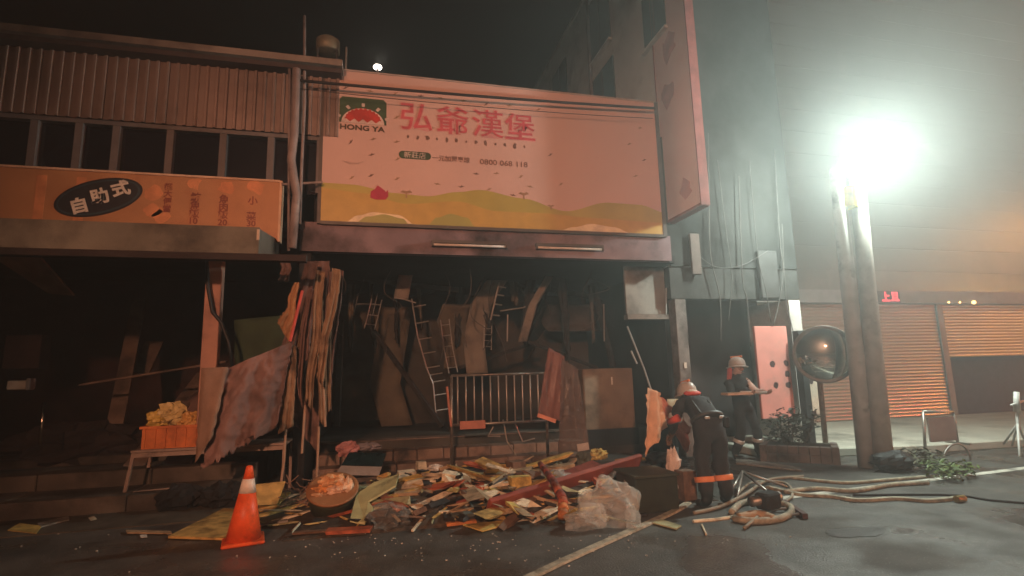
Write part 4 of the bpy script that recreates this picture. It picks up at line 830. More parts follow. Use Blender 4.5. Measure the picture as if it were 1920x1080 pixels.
def wmat(k): return mat('debris_' + k, WOODS[k], rough=.7, var=.4, scale=11, bump=.5, dirt=.26, dirtcol=tuple(v * .2 for v in WOODS[k]))
def bit(px, py, dims, rz, kind, name, lab, cat, tx=0, ty=0, lift=0.0, group='boards and blocks in the rubble', jit=None):
    q = on(px, py); q.z += lift + dims[2] / 2 + .01
    m3 = Matrix.Rotation(R(rz), 3, 'Z') @ Matrix.Rotation(R(ty), 3, 'Y') @ Matrix.Rotation(R(tx), 3, 'X')
    o = MB().box((0, 0, 0), dims, None, jit if jit is not None else min(dims[0], dims[1]) * .06).build(name, wmat(kind))
    o.matrix_world = Matrix.Translation(q) @ m3.to_4x4()
    return tag(o, lab, cat, group)
def quad(name, pts_, kind, lab, cat, th=.02, lifts=(0, 0, 0, 0), m=None):
    v = [on(*p) + Vector((0, 0, .012 + l)) for p, l in zip(pts_, lifts)]
    return tag(MB().prism(v, (0, 0, th)).build(name, m or wmat(kind)), lab, cat)
quad('flat_board', [(315, 1012), (424, 1016), (468, 962), (420, 958)], 'ochre', 'large ochre board lying flat on the road left of the cone', 'board', .022)
quad('flat_board', [(484, 962), (520, 955), (545, 935), (492, 940)], 'ochre', 'ochre board end lying right behind the cone', 'board', .02, (.02, .02, .05, .05))
tag(MB().prism([P(478, 912, 7.0), P(535, 906, 7.1), P(520, 946, 6.9), P(482, 948, 6.85)], (0, .03, .02)).build('leaning_board', wmat('ochre'), bevel=.003), 'upright ochre board propped behind the cone', 'board')
quad('torn_carton', [(14, 998), (36, 985), (78, 990), (68, 1004), (40, 1014)], 'yellow', 'torn yellow carton scrap on the ground at the far left', 'carton', .012)
quad('flat_board', [(70, 985), (128, 972), (130, 978), (76, 992)], 'grey', 'grey board lying beside the torn yellow carton scrap', 'board', .015)
quad('flat_board', [(236, 998), (320, 1000), (322, 1004), (238, 1003)], 'tan', 'thin tan strip lying on the road left of the large ochre board', 'board', .012)
quad('paper_scrap', [(165, 973), (176, 970), (182, 976), (170, 979)], 'cream', 'small cream paper scrap on the ground left of the table leg', 'paper', .003)
quad('paper_scrap', [(262, 1006), (275, 1005), (276, 1010), (264, 1011)], 'white', 'small white scrap beside the thin tan strip', 'paper', .003)
tag(crumple('charred_bag', G(335, 935, .12), (.26, .2, .18), M_soot, 8, .3, n=12), 'black bulging form standing in for the dark under the table', 'bag')  # black form added to fill the shade under the table
tag(crumple('shade_lump', G(420, 930, .12), (.26, .22, .16), M_soot, 12, .35, n=12), 'black lump standing in for the dark under the right end of the table', 'lump')  # second black form for the shade at the table's right end
B = bit
B(560, 968, (.55, .05, .02), 22, 'cream', 'stick', 'pale stick with a crooked end left of the round tub', 'stick', 0, -6)
B(520, 962, (.6, .09, .02), 32, 'ochre', 'plank', 'ochre plank lying between the cone and the round tub', 'plank', 0, -4)
B(545, 945, (.7, .07, .03), 40, 'tan', 'plank', 'tan plank slanting up towards the wire tangle', 'plank', 0, -10)
B(505, 985, (.35, .06, .02), 20, 'grey', 'plank', 'short grey plank end at the foot of the cone', 'plank')
B(655, 999, (.42, .13, .03), -8, 'rust', 'board', 'red-orange board lying at the front edge of the rubble, left', 'board')
B(600, 1000, (.5, .06, .02), -4, 'brown', 'plank', 'dark brown plank at the front left corner of the rubble', 'plank')
q = on(684, 862)
mon = thing('dark_screen', 'dark teal screen with a pale lower edge lying tilted on the shop steps', 'screen', q)
tag_q = [P(655, 848, 8.2), P(724, 850, 8.2), P(716, 874, 7.9), P(640, 872, 7.9)]; MB().prism(tag_q, (0, .04, -.03)).build('glass', mat('teal_glass', (.012, .03, .035), rough=.2, bump=0), mon)
MB().prism([P(640, 873, 7.89), P(716, 875, 7.89), P(710, 892, 7.75), P(628, 890, 7.75)], (0, .05, -.02)).build('lower_edge', mat('screen_bezel', (.34, .30, .27), rough=.6), mon)
tag(crumple('pink_cloth', P(652, 842, 8.4), (.17, .12, .11), mat('pink_cloth', (.50, .23, .22), rough=.8, var=.3, scale=9), 31, .4, n=10), 'crumpled pink cloth behind the dark teal screen', 'cloth')
tag(crumple('grey_cloth', P(690, 838, 8.5), (.2, .12, .06), mat('grey_cloth', (.24, .22, .24), rough=.8), 33, .4, n=9), 'crumpled grey cloth right of the pink cloth', 'cloth')
# round tub with wrappings
tc_ = on(622, 962); tub = thing('round_tub', 'round dark tub tipped towards the road with orange wrappings inside', 'tub', tc_)
trot = Matrix.Rotation(R(28), 3, 'X'); tcc = tc_ + Vector((0, .12, .10))
MB().lathe([(.17, -.10), (.235, -.06), (.255, .10), (.262, .14), (.25, .14), (.24, .10), (.21, -.04), (.01, -.06)], tcc, 28, trot).build('wall', mat('tub_green', (.05, .055, .035), rough=.5), tub, smooth=True)
MB().lathe([(.252, .135), (.272, .14), (.272, .165), (.252, .16)], tcc, 28, trot).build('rim', mat('tub_rim', (.30, .15, .07), rough=.5), tub, smooth=True)
for k, (dx, dz, r_, cc, lab) in enumerate(((-.09, .12, (.13, .08, .09), (.80, .36, .13), 'bright orange packet in the left of the round tub'), (.0, .22, (.15, .09, .07), (.70, .38, .18), 'orange paper bundle at the top of the round tub'), (.13, .16, (.08, .07, .10), (.80, .58, .42), 'cream folded wrapping in the right of the round tub'), (.03, .12, (.09, .06, .07), (.72, .50, .36), 'pale wrapping at the front of the round tub'), (-.12, .08, (.09, .05, .04), (.60, .36, .20), 'flat pale paper low in the round tub'))):
    tag(crumple('wrapping', tcc + Vector((dx, -.05 - .02 * k, dz)), r_, mat('wrap%d' % k, cc, rough=.55, var=.35, scale=14, bump=.3, dirt=.2), 40 + k, .55, freq=2.2, n=16), lab, 'wrapping', 'wrappings in the round tub')
wt_ = thing('wire_tangle', 'tangle of thin brown wires and twigs left of the round tub', 'tangle', on(580, 930))
for k in range(26):
    p = on(580 + random.uniform(-32, 26), 935 + random.uniform(-10, 22)); pts_ = [p]
    d = Vector((random.uniform(-1, 1), random.uniform(-.4, .4), random.uniform(.2, 1.4))).normalized()
    for j in range(6): p = p + d * .07; d = (d + Vector((random.uniform(-.6, .6), random.uniform(-.4, .4), random.uniform(-.7, .3)))).normalized(); pts_.append(p); 
    pts_ = [Vector((v.x, v.y, max(v.z, .01))) for v in pts_]
    MB().tube(pts_, random.uniform(.004, .008), 5).build('wire', mat('brown_wire', (.26, .15, .10), rough=.6, var=.4), wt_)
# light green torn board
v = [on(x, y) + Vector((0, 0, l)) for x, y, l in ((656, 985, .03), (668, 952, .12), (700, 940, .18), (748, 930, .22), (742, 946, .18), (690, 962, .1), (700, 968, .06), (684, 990, .03))]
tag(MB().prism(v, (0, .01, .02)).build('torn_board', mat('pale_green_board', (.44, .46, .24), rough=.7, var=.2, scale=7, bump=.2, dirt=.12)), 'torn pale green board right of the round tub', 'board')
M_film = sheet_mat('clear_film', (.70, .70, .66), .35, .15); M_milk = sheet_mat('milky_film', (.95, .94, .87), .46, .10)
def film(name, lab, px, py, r_, seed, m, amp=.55, h=None):
    q = on(px, py); rz = h or r_[2]
    o = MB().blob(q + Vector((0, 0, rz * .7)), (r_[0], r_[1], rz), seed, amp, 26, 2.2).build(name, m, smooth=True)
    return tag(o, lab, 'plastic')
film('crumpled_film', 'clear crumpled plastic film in front of the pale green board', 730, 985, (.20, .16, .12), 51, M_film, .4)
film('crumpled_film', 'small clear film scrap in the middle of the rubble', 800, 960, (.16, .12, .06), 52, M_film)
# middle of the heap
B(762, 897, (.22, .14, .08), 8, 'cream', 'block', 'pale block at the foot of the shop steps', 'block', 8)
B(790, 882, (.12, .10, .11), 12, 'cream', 'block', 'small pale cube on the shop steps', 'block')
tag(crumple('white_lump', on(816, 884) + Vector((0, 0, .05)), (.11, .08, .05), wmat('white'), 61, .4, n=9), 'small white lump beside the pale cube', 'lump')
B(843, 910, (.16, .12, .14), -18, 'cream', 'block', 'bright cream box at the foot of the railing leg', 'block', 10, 10)
tag(crumple('orange_bundle', on(893, 872) + Vector((0, 0, .07)), (.16, .12, .11), mat('orange_bundle', (.55, .22, .07), rough=.7, var=.25), 63, .25, n=10), 'orange rounded bundle below the barred railing', 'bundle')
B(925, 890, (.50, .16, .05), -52, 'ochre', 'plank', 'ochre plank slanting down below the railing', 'plank', 12, 14, .06)
B(940, 868, (.52, .14, .04), -42, 'olive', 'plank', 'olive plank slanting behind the ochre one below the railing', 'plank', 10, 16, .08)
B(895, 897, (.55, .12, .05), -6, 'olive', 'plank', 'olive plank lying level under the orange bundle', 'plank', 0, 3)
B(968, 884, (.20, .16, .12), 20, 'brown', 'block', 'brown box right of the slanting ochre plank', 'block')
B(978, 900, (.13, .12, .09), -10, 'brown', 'block', 'smaller brown box just above the yellow box', 'block')
B(975, 918, (.24, .14, .14), 4, 'yellow', 'box', 'yellow box left of the red striped roll', 'box')
B(940, 912, (.55, .09, .03), 16, 'cream', 'plank', 'cream plank lying left of the yellow box', 'plank')
B(915, 925, (.6, .07, .03), 26, 'olive', 'plank', 'thin olive plank slanting in front of the cream plank', 'plank')
B(876, 920, (.38, .20, .05), -6, 'rust', 'board', 'red-brown board left of the thin olive plank', 'board', 6)
B(895, 942, (.45, .12, .04), -14, 'red', 'board', 'dark red board under the red-brown board', 'board')
B(920, 950, (.42, .16, .03), -4, 'teal', 'board', 'grey-green sheet left of the long red beam', 'board', 6)
B(900, 966, (.60, .14, .03), 2, 'teal', 'board', 'grey-green sheet lying in front of its twin', 'board')
B(865, 985, (.30, .06, .03), 4, 'orange', 'board', 'short orange strip at the front of the rubble', 'board')
B(985, 972, (.17, .07, .04), 0, 'rust', 'brick', 'small red brick under the long red beam', 'brick')
B(848, 962, (.28, .04, .02), 0, 'cream', 'stick', 'short cream stick in front of the grey-green sheets', 'stick')
B(785, 985, (.30, .025, .02), 62, 'cream', 'stick', 'thin white stick poking over the road edge of the rubble', 'stick', 0, -12)
B(740, 905, (.45, .10, .03), -30, 'olive', 'plank', 'olive plank below the dark teal screen', 'plank', 5, 8)
B(710, 918, (.5, .2, .03), -4, 'tan', 'board', 'tan board below the dark teal screen', 'board', 6)
B(800, 925, (.7, .16, .03), -6, 'tan', 'board', 'tan board crossing the middle of the rubble', 'board', 4)
B(830, 940, (.55, .12, .03), 12, 'brown', 'board', 'brown board in the middle of the rubble', 'board')
B(760, 945, (.5, .15, .03), 22, 'teal', 'board', 'grey-green board behind the clear crumpled film', 'board', 8)
B(690, 905, (.5, .16, .03), 4, 'brown', 'board', 'brown board under the pale screen edge', 'board', 10)
quad('flat_sheet', [(868, 988), (905, 1000), (962, 984), (955, 979), (915, 982)], 'yellow', 'yellow sheet lying on the road at the front of the rubble', 'sheet', .012)
# long red beam and its companions
p, q = on(915, 972) + Vector((0, 0, .10)), P(1198, 864, 6.75)
tag(MB().beam(p, q, .06, .20, up=(0, -.5, .85)).build('long_beam', mat('red_brown_beam', (.25, .06, .04), rough=.55, var=.25, scale=5, bump=.25, dirt=.12), bevel=.008), 'long red-brown beam slanting up across the front of the rubble', 'beam')
tag(MB().prism([on(1075, 965) + Vector((0, .1, .02)), on(1150, 968) + Vector((0, .1, .03)), P(1190, 890, 6.9), P(1090, 912, 6.9)], (0, .03, .02)).build('fallen_board', mat('dark_red_panel', (.20, .045, .04), rough=.5, var=.2, scale=4, bump=.2), bevel=.004), 'dark red panel leaning behind the milky plastic bag', 'panel')
roll = thing('striped_roll', 'orange and red striped roll of banner lying over the long red beam', 'roll', on(1050, 980))
pp = [on(1003, 888) + Vector((0, -.25, .16)), on(1022, 920) + Vector((0, -.3, .17)), on(1042, 950) + Vector((0, -.25, .13)), on(1057, 982) + Vector((0, 0, .06))]
for k in range(6):
    a = pp[0].lerp(pp[3], k / 6) if False else None
def along(t): t *= 3; i = min(2, int(t)); return pp[i].lerp(pp[i + 1], t - i)
for k in range(9):
    MB().tube([along(k / 9), along((k + .5) / 9), along((k + 1) / 9)], [.034 + .002 * k, .036 + .003 * k, .034 + .003 * k], 10).build('band', wmat(('red', 'red', 'red', 'red', 'rust', 'red', 'rust', 'orange', 'orange')[k]), roll, smooth=True)
film('clear_tray', 'clear plastic tray lying on the rubble above the long red beam', 1040, 905, (.20, .14, .09), 71, sheet_mat('tray_film', (.75, .76, .72), .5, .12), .35)
tag(MB().blob(on(1150, 985) + Vector((0, .05, .18)), (.30, .20, .27), 81, .34, 40, 1.7).build('plastic_bag', M_milk, smooth=True), 'large milky plastic bag at the front right of the rubble', 'plastic bag')
tag(MB().blob(on(1100, 992) + Vector((0, 0, .09)), (.21, .14, .14), 83, .34, 34, 1.9).build('plastic_bag', M_milk, smooth=True), 'smaller crumpled milky plastic bag left of the large one', 'plastic bag')
tag(cloth('plastic_sheet', [P(1168, 892, 5.75), P(1190, 888, 5.8), G(1202, 985, .05), G(1175, 992, .03)], M_milk, 6, 12, .04, 2, .02, 0.003, seed=3, axis=(0, -1, 0)), 'milky plastic sheet standing up behind the large bag', 'plastic')
# back right of the heap
B(1050, 868, (.75, .14, .05), 4, 'brown', 'board', 'brown board at the back of the rubble under the cabinet', 'board', 8)
B(1030, 885, (.7, .14, .05), 10, 'tan', 'board', 'tan board behind the clear plastic tray', 'board', 0, -4)
B(1080, 890, (.8, .2, .04), 24, 'red', 'board', 'broad dark red board behind the long red beam', 'board', 10, -8)
tag(crumple('yellow_paper', on(1122, 862) + Vector((0, 0, .09)), (.17, .1, .10), wmat('yellow'), 91, .45, n=9), 'bright yellow crumpled paper at the back of the rubble', 'paper')
tag(crumple('dark_bag', on(1095, 872) + Vector((0, 0, .08)), (.12, .1, .12), mat('grey_green_bag', (.08, .085, .06), rough=.5), 93, .3, n=9), 'small dark grey bag left of the yellow crumpled paper', 'bag')
gbx = thing('green_bin', 'black-green box beside the foreground firefighter, topped with papers', 'box', on(1230, 950))
a, b = G(1196, 965), G(1268, 955)
MB().prism([(a.x, a.y, 0), (b.x, a.y - .02, 0), (b.x, a.y + .5, 0), (a.x, a.y + .5, 0)], (0, 0, .36)).build('body', mat('bin_green', (.03, .035, .022), rough=.5, var=.3, scale=8), gbx, bevel=.015)
MB().mm((a.x - .02, a.y - .02, .362), (b.x + .02, a.y + .52, .385)).build('lid', mat('bin_lid', (.05, .055, .035), rough=.5), gbx)
tag(cloth('paper_stack', [P(1210, 896, a.y + .35), P(1262, 892, a.y + .35), P(1272, 914, a.y), P(1238, 920, a.y)], wmat('white'), 5, 5, .015, 1, .01, .02, seed=6), 'white papers lying on the black-green box', 'paper')
B(1288, 938, (.17, .16, .32), 6, 'brown', 'carton', 'brown carton standing at the feet of the foreground firefighter', 'carton')
tag(crumple('white_rag', P(1262, 868, 6.3), (.09, .08, .2), mat('white_rag', (.72, .62, .56), rough=.8, var=.2), 95, .4, n=9), 'twisted white rag hanging above the black-green box', 'rag')
B(1200, 884, (.22, .12, .02), 4, 'white', 'paper_scrap', 'white scrap left of the black-green box', 'paper')
film('dark_film', 'crumpled dark film between the black-green box and the carton', 1240, 880, (.25, .2, .15), 97, mat('black_plastic', (.015, .016, .017)), .3)
# banners and sheets
M_rose = sheet_mat('rose_film', (.55, .28, .24), .75, .3)
tag(cloth('plastic_curtain', [P(1028, 652, 8.3), P(1058, 668, 8.3), P(1052, 790, 8.25), P(1006, 782, 8.25)], M_rose, 12, 18, .05, 2, .02, .004, seed=12, axis=(0, -1, 0)), 'rose-tinted plastic sheet hanging over the right end of the railing', 'plastic sheet')
tag(cloth('plastic_curtain', [P(1052, 672, 8.2), P(1082, 690, 8.25), P(1104, 842, 8.2), P(1045, 852, 8.2)], sheet_mat('smoky_film', (.34, .27, .24), .7, .25), 12, 20, .06, 3, .02, .004, seed=13, axis=(0, -1, 0)), 'smoky plastic sheet hanging in folds left of the cabinet', 'plastic sheet')
q = P(1093, 838, 8.1); tag(MB().box(q, (.19, .02, .11), Matrix.Rotation(R(-6), 3, 'Y')).build('pale_card', mat('pale_card', (.50, .46, .42), rough=.6)), 'pale card at the foot of the smoky plastic sheet', 'card')
q0, q1 = P(1008, 778, 8.15), P(1042, 790, 8.15); tag(MB().beam(q0, q1, .02, .06).build('orange_strip', mat('coral_strip', (.75, .32, .22), rough=.5)), 'coral strip along the bottom of the rose-tinted sheet', 'strip')
tag(cloth('torn_banner', [P(1211, 726, 7.0), P(1238, 736, 7.0), P(1250, 800, 6.9), P(1207, 856, 6.9)], mat('peach_banner', (.80, .52, .34), rough=.6, var=.25, scale=5, bump=.2), 8, 16, .07, 1.6, .03, .005, seed=14, axis=(0, -1, 0)), 'peach torn banner hanging straight beside the dark gap', 'banner')
tag(cloth('torn_banner', [P(1222, 740, 7.4), P(1240, 745, 7.4), P(1296, 800, 7.1), P(1288, 850, 7.1)], mat('coral_banner', (.66, .27, .19), rough=.6, var=.25, scale=5, bump=.2), 12, 10, .06, 1.8, .03, .005, seed=15, axis=(0, -1, 0)), 'coral torn banner stretched towards the foreground firefighter', 'banner')
tag(cloth('pale_sheet', [P(1250, 748, 8.0), P(1276, 748, 8.0), P(1276, 800, 8.0), P(1248, 790, 8.0)], mat('pale_green_sheet', (.66, .68, .50), rough=.6), 6, 6, .03, 2, .02, .006, seed=16, axis=(0, -1, 0)), 'pale greenish sheet behind the coral banner', 'sheet')
# countless small bits, every one an object of its own
grp = {'stick': ('splinter', 'thin * coloured wood splinter ~', 'splinter', 'wood splinters in the debris heap'),
       'chip': ('wood_chip', 'small broken * coloured board chip ~', 'wood chip', 'board chips in the debris heap'),
       'board': ('broken_board', 'flat broken * coloured board ~', 'board', 'broken boards in the debris heap'),
       'dark': ('charred_chip', 'small * charred piece ~', 'charred piece', 'charred pieces in the debris heap')}
unit = {}
for kind in WOODS:
    unit[kind] = [MB().box((0, 0, 0), (1, 1, 1), None, .16).build('u', wmat(kind)).data for _ in range(2)]
for o in [o for o in COL.objects if o.name.startswith('u') and o.name.split('.')[0] == 'u']: bpy.data.objects.remove(o)
def scatter(n, x0, x1, y0, y1, sty):
    nm, lab, cat, g = grp[sty]
    for _ in range(n):
        px, py = random.uniform(x0, x1), random.uniform(y0, y1); q = on(px, py)
        kd = random.choice({'stick': ['cream', 'tan', 'ochre', 'olive'], 'chip': ['ochre', 'brown', 'brown', 'grey', 'rust', 'tan', 'char'], 'board': ['ochre', 'tan', 'olive', 'yellow', 'cream', 'brown', 'tan', 'ochre', 'char', 'rust'], 'dark': ['char']}[sty])
        o = bpy.data.objects.new(nm, random.choice(unit[kd])); COL.objects.link(o)
        L = random.uniform(.12, .42); w = random.uniform(.012, .03) if sty == 'stick' else random.uniform(.06, .16); h = .015 if sty == 'stick' else random.uniform(.01, .05)
        if sty == 'board': L = random.uniform(.4, 1.15); w = random.uniform(.05, .16); h = random.uniform(.018, .04)
        elif sty != 'stick': L *= .6
        o.matrix_world = Matrix.Translation(q + Vector((0, 0, h * .6 + random.uniform(0, .05)))) @ (Matrix.Rotation(random.uniform(0, 6.28), 3, 'Z') @ Matrix.Rotation(random.uniform(-.3, .3), 3, 'Y') @ Matrix.Rotation(random.uniform(-.5, .5), 3, 'X')).to_4x4() @ Matrix.Diagonal((L, w, h, 1))
        where = ('beside the round tub', 'below the dark teal screen', 'near the railing leg', 'near the yellow box', 'around the striped roll', 'behind the milky bags')[max(0, min(5, int((px - 600) / 100)))] + (' in the back' if py < 925 else ' in the front')
        tag(o, lab.replace('*', kd if sty != 'dark' else 'black').replace('~', where), cat, g)
scatter(70, 640, 1190, 868, 968, 'board'); scatter(75, 640, 1200, 872, 985, 'stick'); scatter(55, 650, 1190, 872, 978, 'chip'); scatter(60, 600, 1200, 885, 985, 'dark'); scatter(14, 470, 640, 930, 1000, 'stick')
# crumbs of glass and plaster on the road
cm = MB()
for _ in range(150):
    px = random.gauss(850, 330); py = 1000 + abs(random.gauss(0, 28))
    if not (20 < px < 1500): continue
    q = G(px, py, .006); s_ = random.uniform(.003, .010); cm.box(q, (s_ * 1.6, s_, s_ * .7), Matrix.Rotation(random.uniform(0, 3), 3, 'Z'), s_ * .2)
tag(cm.build('glass_crumbs', mat('glass_crumb', (.55, .55, .5), rough=.25, bump=0)), 'pale crumbs of glass and plaster strewn over the road', 'crumbs', kind='stuff')

# ================================================================== HOSES AND GEAR
M_hose = mat('hose_canvas', (.42, .39, .30), rough=.8, var=.35, scale=18, bump=.7, dirt=.3, fine=130, dirtcol=(.12, .11, .08))
def smoothpts(c, n=8):
    c = [Vector(v) for v in c]; out = []
    for i in range(len(c) - 1):
        p0, p1, p2, p3 = c[max(0, i - 1)], c[i], c[i + 1], c[min(len(c) - 1, i + 2)]
        for k in range(n):
            t = k / n; out.append(.5 * ((2 * p1) + (p2 - p0) * t + (2 * p0 - 5 * p1 + 4 * p2 - p3) * t * t + (3 * p1 - p0 - 3 * p2 + p3) * t ** 3))
    return out + [c[-1]]
def ribbon(pts_, w, h=.018):
    m = MB(); n = len(pts_); vs = []
    for i, p in enumerate(pts_):
        t = (pts_[min(i + 1, n - 1)] - pts_[max(i - 1, 0)]); t.z = 0; t.normalize(); s_ = Vector((-t.y, t.x, 0)) * w / 2
        vs += [p - s_, p + s_ , p + s_ * .8 + Vector((0, 0, h)), p - s_ * .8 + Vector((0, 0, h))]
    fs = [(0, 1, 2, 3), tuple((n - 1) * 4 + k for k in (3, 2, 1, 0))]
    for i in range(n - 1):
        for k in range(4): fs.append((i * 4 + k, i * 4 + (k + 1) % 4, i * 4 + 4 + (k + 1) % 4, i * 4 + 4 + k))
    return m.add(vs, fs)
tag(ribbon(smoothpts([G(940, 1110, .006), G(1060, 1052, .006), G(1180, 998, .006), G(1260, 962, .006), G(1290, 944, .006)]), .085).build('flat_fire_hose', M_hose), 'flat empty fire hose running from the bottom edge to the rubble', 'hose')
h1 = tag(ribbon(smoothpts([G(1440, 915, .006), G(1500, 929, .006), G(1560, 933, .006), G(1610, 940, .006), G(1680, 937, .006), G(1740, 941, .006), G(1795, 936, .006)]), .075, .03).build('fire_hose', M_hose), 'pale flattened fire hose lying on the road below the mirror', 'hose')
q = G(1797, 936, .035); MB().tube([q + Vector((-.03, 0, 0)), q + Vector((.09, .01, 0))], .036, 12).build('coupling', mat('brass', (.5, .38, .16), rough=.35, metal=.9), h1)
tag(MB().tube(smoothpts([G(1470, 922, .026), G(1530, 916, .026), G(1600, 920, .026), G(1670, 909, .026), G(1740, 905, .026)]), .027, 8).build('fire_hose', M_hose, smooth=True), 'pale fire hose lying along the painted edge line', 'hose')
tag(MB().tube(smoothpts([G(1600, 928, .012), G(1780, 928, .012), G(1860, 938, .012), G(1960, 946, .012)]), .014, 6).build('black_cable', M_cable, smooth=True), 'thin black cable trailing to the right over the road', 'cable')
tag(MB().tube(smoothpts([G(1372, 960, .03), G(1390, 944, .03), G(1430, 938, .04), G(1478, 948, .04), G(1482, 962, .03), G(1455, 974, .03), G(1410, 977, .03), G(1375, 972, .03)]), .034, 8).build('hose_loop', M_hose, smooth=True), 'pale loop of hose around the metal frame beside the firefighter', 'hose')
tag(MB().tube(smoothpts([G(1385, 972, .035), G(1420, 966, .05), G(1450, 974, .035)]), .05, 8).build('tan_sack', mat('tan_sack', (.42, .30, .19), rough=.8, var=.3), smooth=True), 'tan rolled sack inside the hose loop', 'sack')
tag(MB().tube([G(1300, 978, .012), G(1345, 974, .012), G(1385, 968, .012)], .018, 6).build('stick', wmat('cream')), 'pale stick lying on the road left of the hose loop', 'stick')
tag(MB().tube([G(1316, 984, .012), G(1324, 1002, .012)], .010, 6).build('stick', wmat('cream')), 'very short pale stick below the one by the hose loop', 'stick')
quad('flat_board', [(1222, 984), (1240, 978), (1278, 990), (1268, 996)], 'olive', 'pale olive strip lying on the road beside the flat hose', 'board', .012)
quad('flat_board', [(1380, 862), (1500, 880), (1502, 886), (1380, 872)], 'grey', 'grey plank lying on the road behind the hose loop', 'board', .02)
tag(MB().tube(smoothpts([G(1300, 962, .02), G(1350, 950, .03), G(1400, 925, .05), G(1440, 900, .04), G(1505, 893, .02)]), .02, 7).build('thin_hose', mat('dull_hose', (.30, .27, .21), rough=.8, var=.3), smooth=True), 'thin dull hose looping behind the metal frame', 'hose')
tag(MB().tube(smoothpts([G(1395, 990, .02), G(1440, 955, .06), G(1485, 930, .02), G(1470, 905, .03), G(1410, 905, .05), G(1380, 930, .03)]), .016, 7).build('thin_hose', mat('dull_hose', (.30, .27, .21)), smooth=True), 'thin dull hose tangled over the hose loop', 'hose')
tag(MB().tube(smoothpts([G(1480, 895, .02), G(1580, 905, .02), G(1660, 900, .02), G(1760, 892, .02)]), .022, 7).build('fire_hose', M_hose, smooth=True), 'pale fire hose lying farthest back, towards the cut branches', 'hose')
pf = thing('pump_frame', 'pyramid-shaped metal frame with a small pump beside the firefighter', 'pump', G(1425, 950))
apx = P(1392, 884, 6.1)
for px, py in ((1366, 928), (1380, 945), (1455, 935), (1480, 915)): MB().tube([apx, G(px, py, .01)], .016, 7).build('strut', M_steel, pf, smooth=True)
q = G(1440, 938, .16); MB().box(q, (.22, .16, .16), Matrix.Rotation(.3, 3, 'Z')).build('motor', M_soot, pf, bevel=.02); MB().tube([q + Vector((-.2, 0, 0)), q + Vector((.16, .03, .02))], .05, 12).build('pump_body', M_steel, pf, smooth=True)
MB().tube([q + Vector((-.3, -.1, -.13)), q + Vector((.3, -.1, -.13))], .014, 6).build('skid', M_steel, pf); MB().tube([q + Vector((-.3, .12, -.13)), q + Vector((.3, .12, -.13))], .014, 6).build('skid', M_steel, pf)
tag(MB().beam(G(1470, 942, .03), G(1510, 968, .03), .05, .05).build('dark_strap', mat('maroon_strap', (.10, .05, .045))), 'dark strap lying right of the hose loop', 'strap')

# ================================================================== FIREFIGHTERS
def figure(name, J, E_, m, parent, root):
    me = bpy.data.meshes.new(name); ks = list(J); ix = {k: i for i, k in enumerate(ks)}
    me.from_pydata([J[k][0] for k in ks], [(ix[a], ix[b]) for a, b in E_], [])
    o = bpy.data.objects.new(name, me); COL.objects.link(o)
    o.modifiers.new('skin', 'SKIN'); sv = me.skin_vertices
    if not sv:
        bm = bmesh.new(); bm.from_mesh(me); bm.verts.layers.skin.verify(); bm.to_mesh(me); bm.free(); sv = me.skin_vertices
    for k in ks:
        r = J[k][1]; r = r if isinstance(r, tuple) else (r, r)
        sv[0].data[ix[k]].radius = r; sv[0].data[ix[k]].use_root = (k == root)
    s2 = o.modifiers.new('sub', 'SUBSURF'); s2.levels = 2; s2.render_levels = 2
    bpy.context.view_layer.update()
    m2 = bpy.data.meshes.new_from_object(o.evaluated_get(bpy.context.evaluated_depsgraph_get()))
    bpy.data.objects.remove(o); m2.name = name
    for v in m2.vertices:                # creases of the heavy cloth
        if v.co.z < J['shl'][0].z + .06: v.co += v.normal * (.022 * noise.noise(Vector((v.co.x * 7, v.co.y * 7, v.co.z * 13))) - .020 * abs(noise.noise(Vector((v.co.x * 15 + 3, v.co.y * 15, v.co.z * 26)))))
    for p in m2.polygons: p.use_smooth = True
    o = bpy.data.objects.new(name, m2); COL.objects.link(o); attach(o, parent); return o
def hand(J, E_, pre, wrist, d, side, curl_):
    """palm, four fingers and a thumb leaving the side of the palm"""
    w = Vector(J[wrist][0]); d = Vector(d).normalized(); side = Vector(side).normalized(); dn = d.cross(side).normalized()
    J[pre + 'palm'] = (w + d * .05, (.036, .022)); E_.append((wrist, pre + 'palm'))
    for k, (off, L) in enumerate(((-.03, .066), (-.01, .076), (.01, .072), (.03, .056))):
        b = w + d * .095 + side * off; J[f'{pre}f{k}a'] = (b, .0095); m_ = b + d * L * .55 + dn * curl_ * .5 * L; J[f'{pre}f{k}b'] = (m_, .0088)
        J[f'{pre}f{k}c'] = (m_ + d * L * .35 + dn * curl_ * L, .0075); E_ += [(pre + 'palm', f'{pre}f{k}a'), (f'{pre}f{k}a', f'{pre}f{k}b'), (f'{pre}f{k}b', f'{pre}f{k}c')]
    J[pre + 'ta'] = (w + d * .035 - side * .045 + dn * .01, .012); J[pre + 'tb'] = (w + d * .08 - side * .06 + dn * .03, .0095); E_ += [(pre + 'palm', pre + 'ta'), (pre + 'ta', pre + 'tb')]
M_suit = mat('fire_suit', (.028, .028, .032), rough=.85, var=.35, scale=9, bump=.4)
M_skin = mat('skin', (.46, .27, .20), rough=.55, var=.1, bump=.05); M_glove = mat('glove', (.16, .10, .06), rough=.8)
M_boot = mat('rubber_boot', (.02, .02, .02), rough=.35); M_refl = mat('orange_band', (.85, .30, .12), rough=.45, var=.1, bump=.1); M_silver = mat('silver_patch', (.62, .62, .60), rough=.35, metal=.3, bump=.1)
M_helm = mat('helmet_white', (.48, .45, .42), rough=.35, var=.1, bump=.05, dirt=.15, dirtcol=(.3, .27, .25))
def color_body(o, mats, fn):
    for m in mats: o.data.materials.append(m)
    for p in o.data.polygons: p.material_index = fn(o.matrix_world @ p.center if False else p.center)
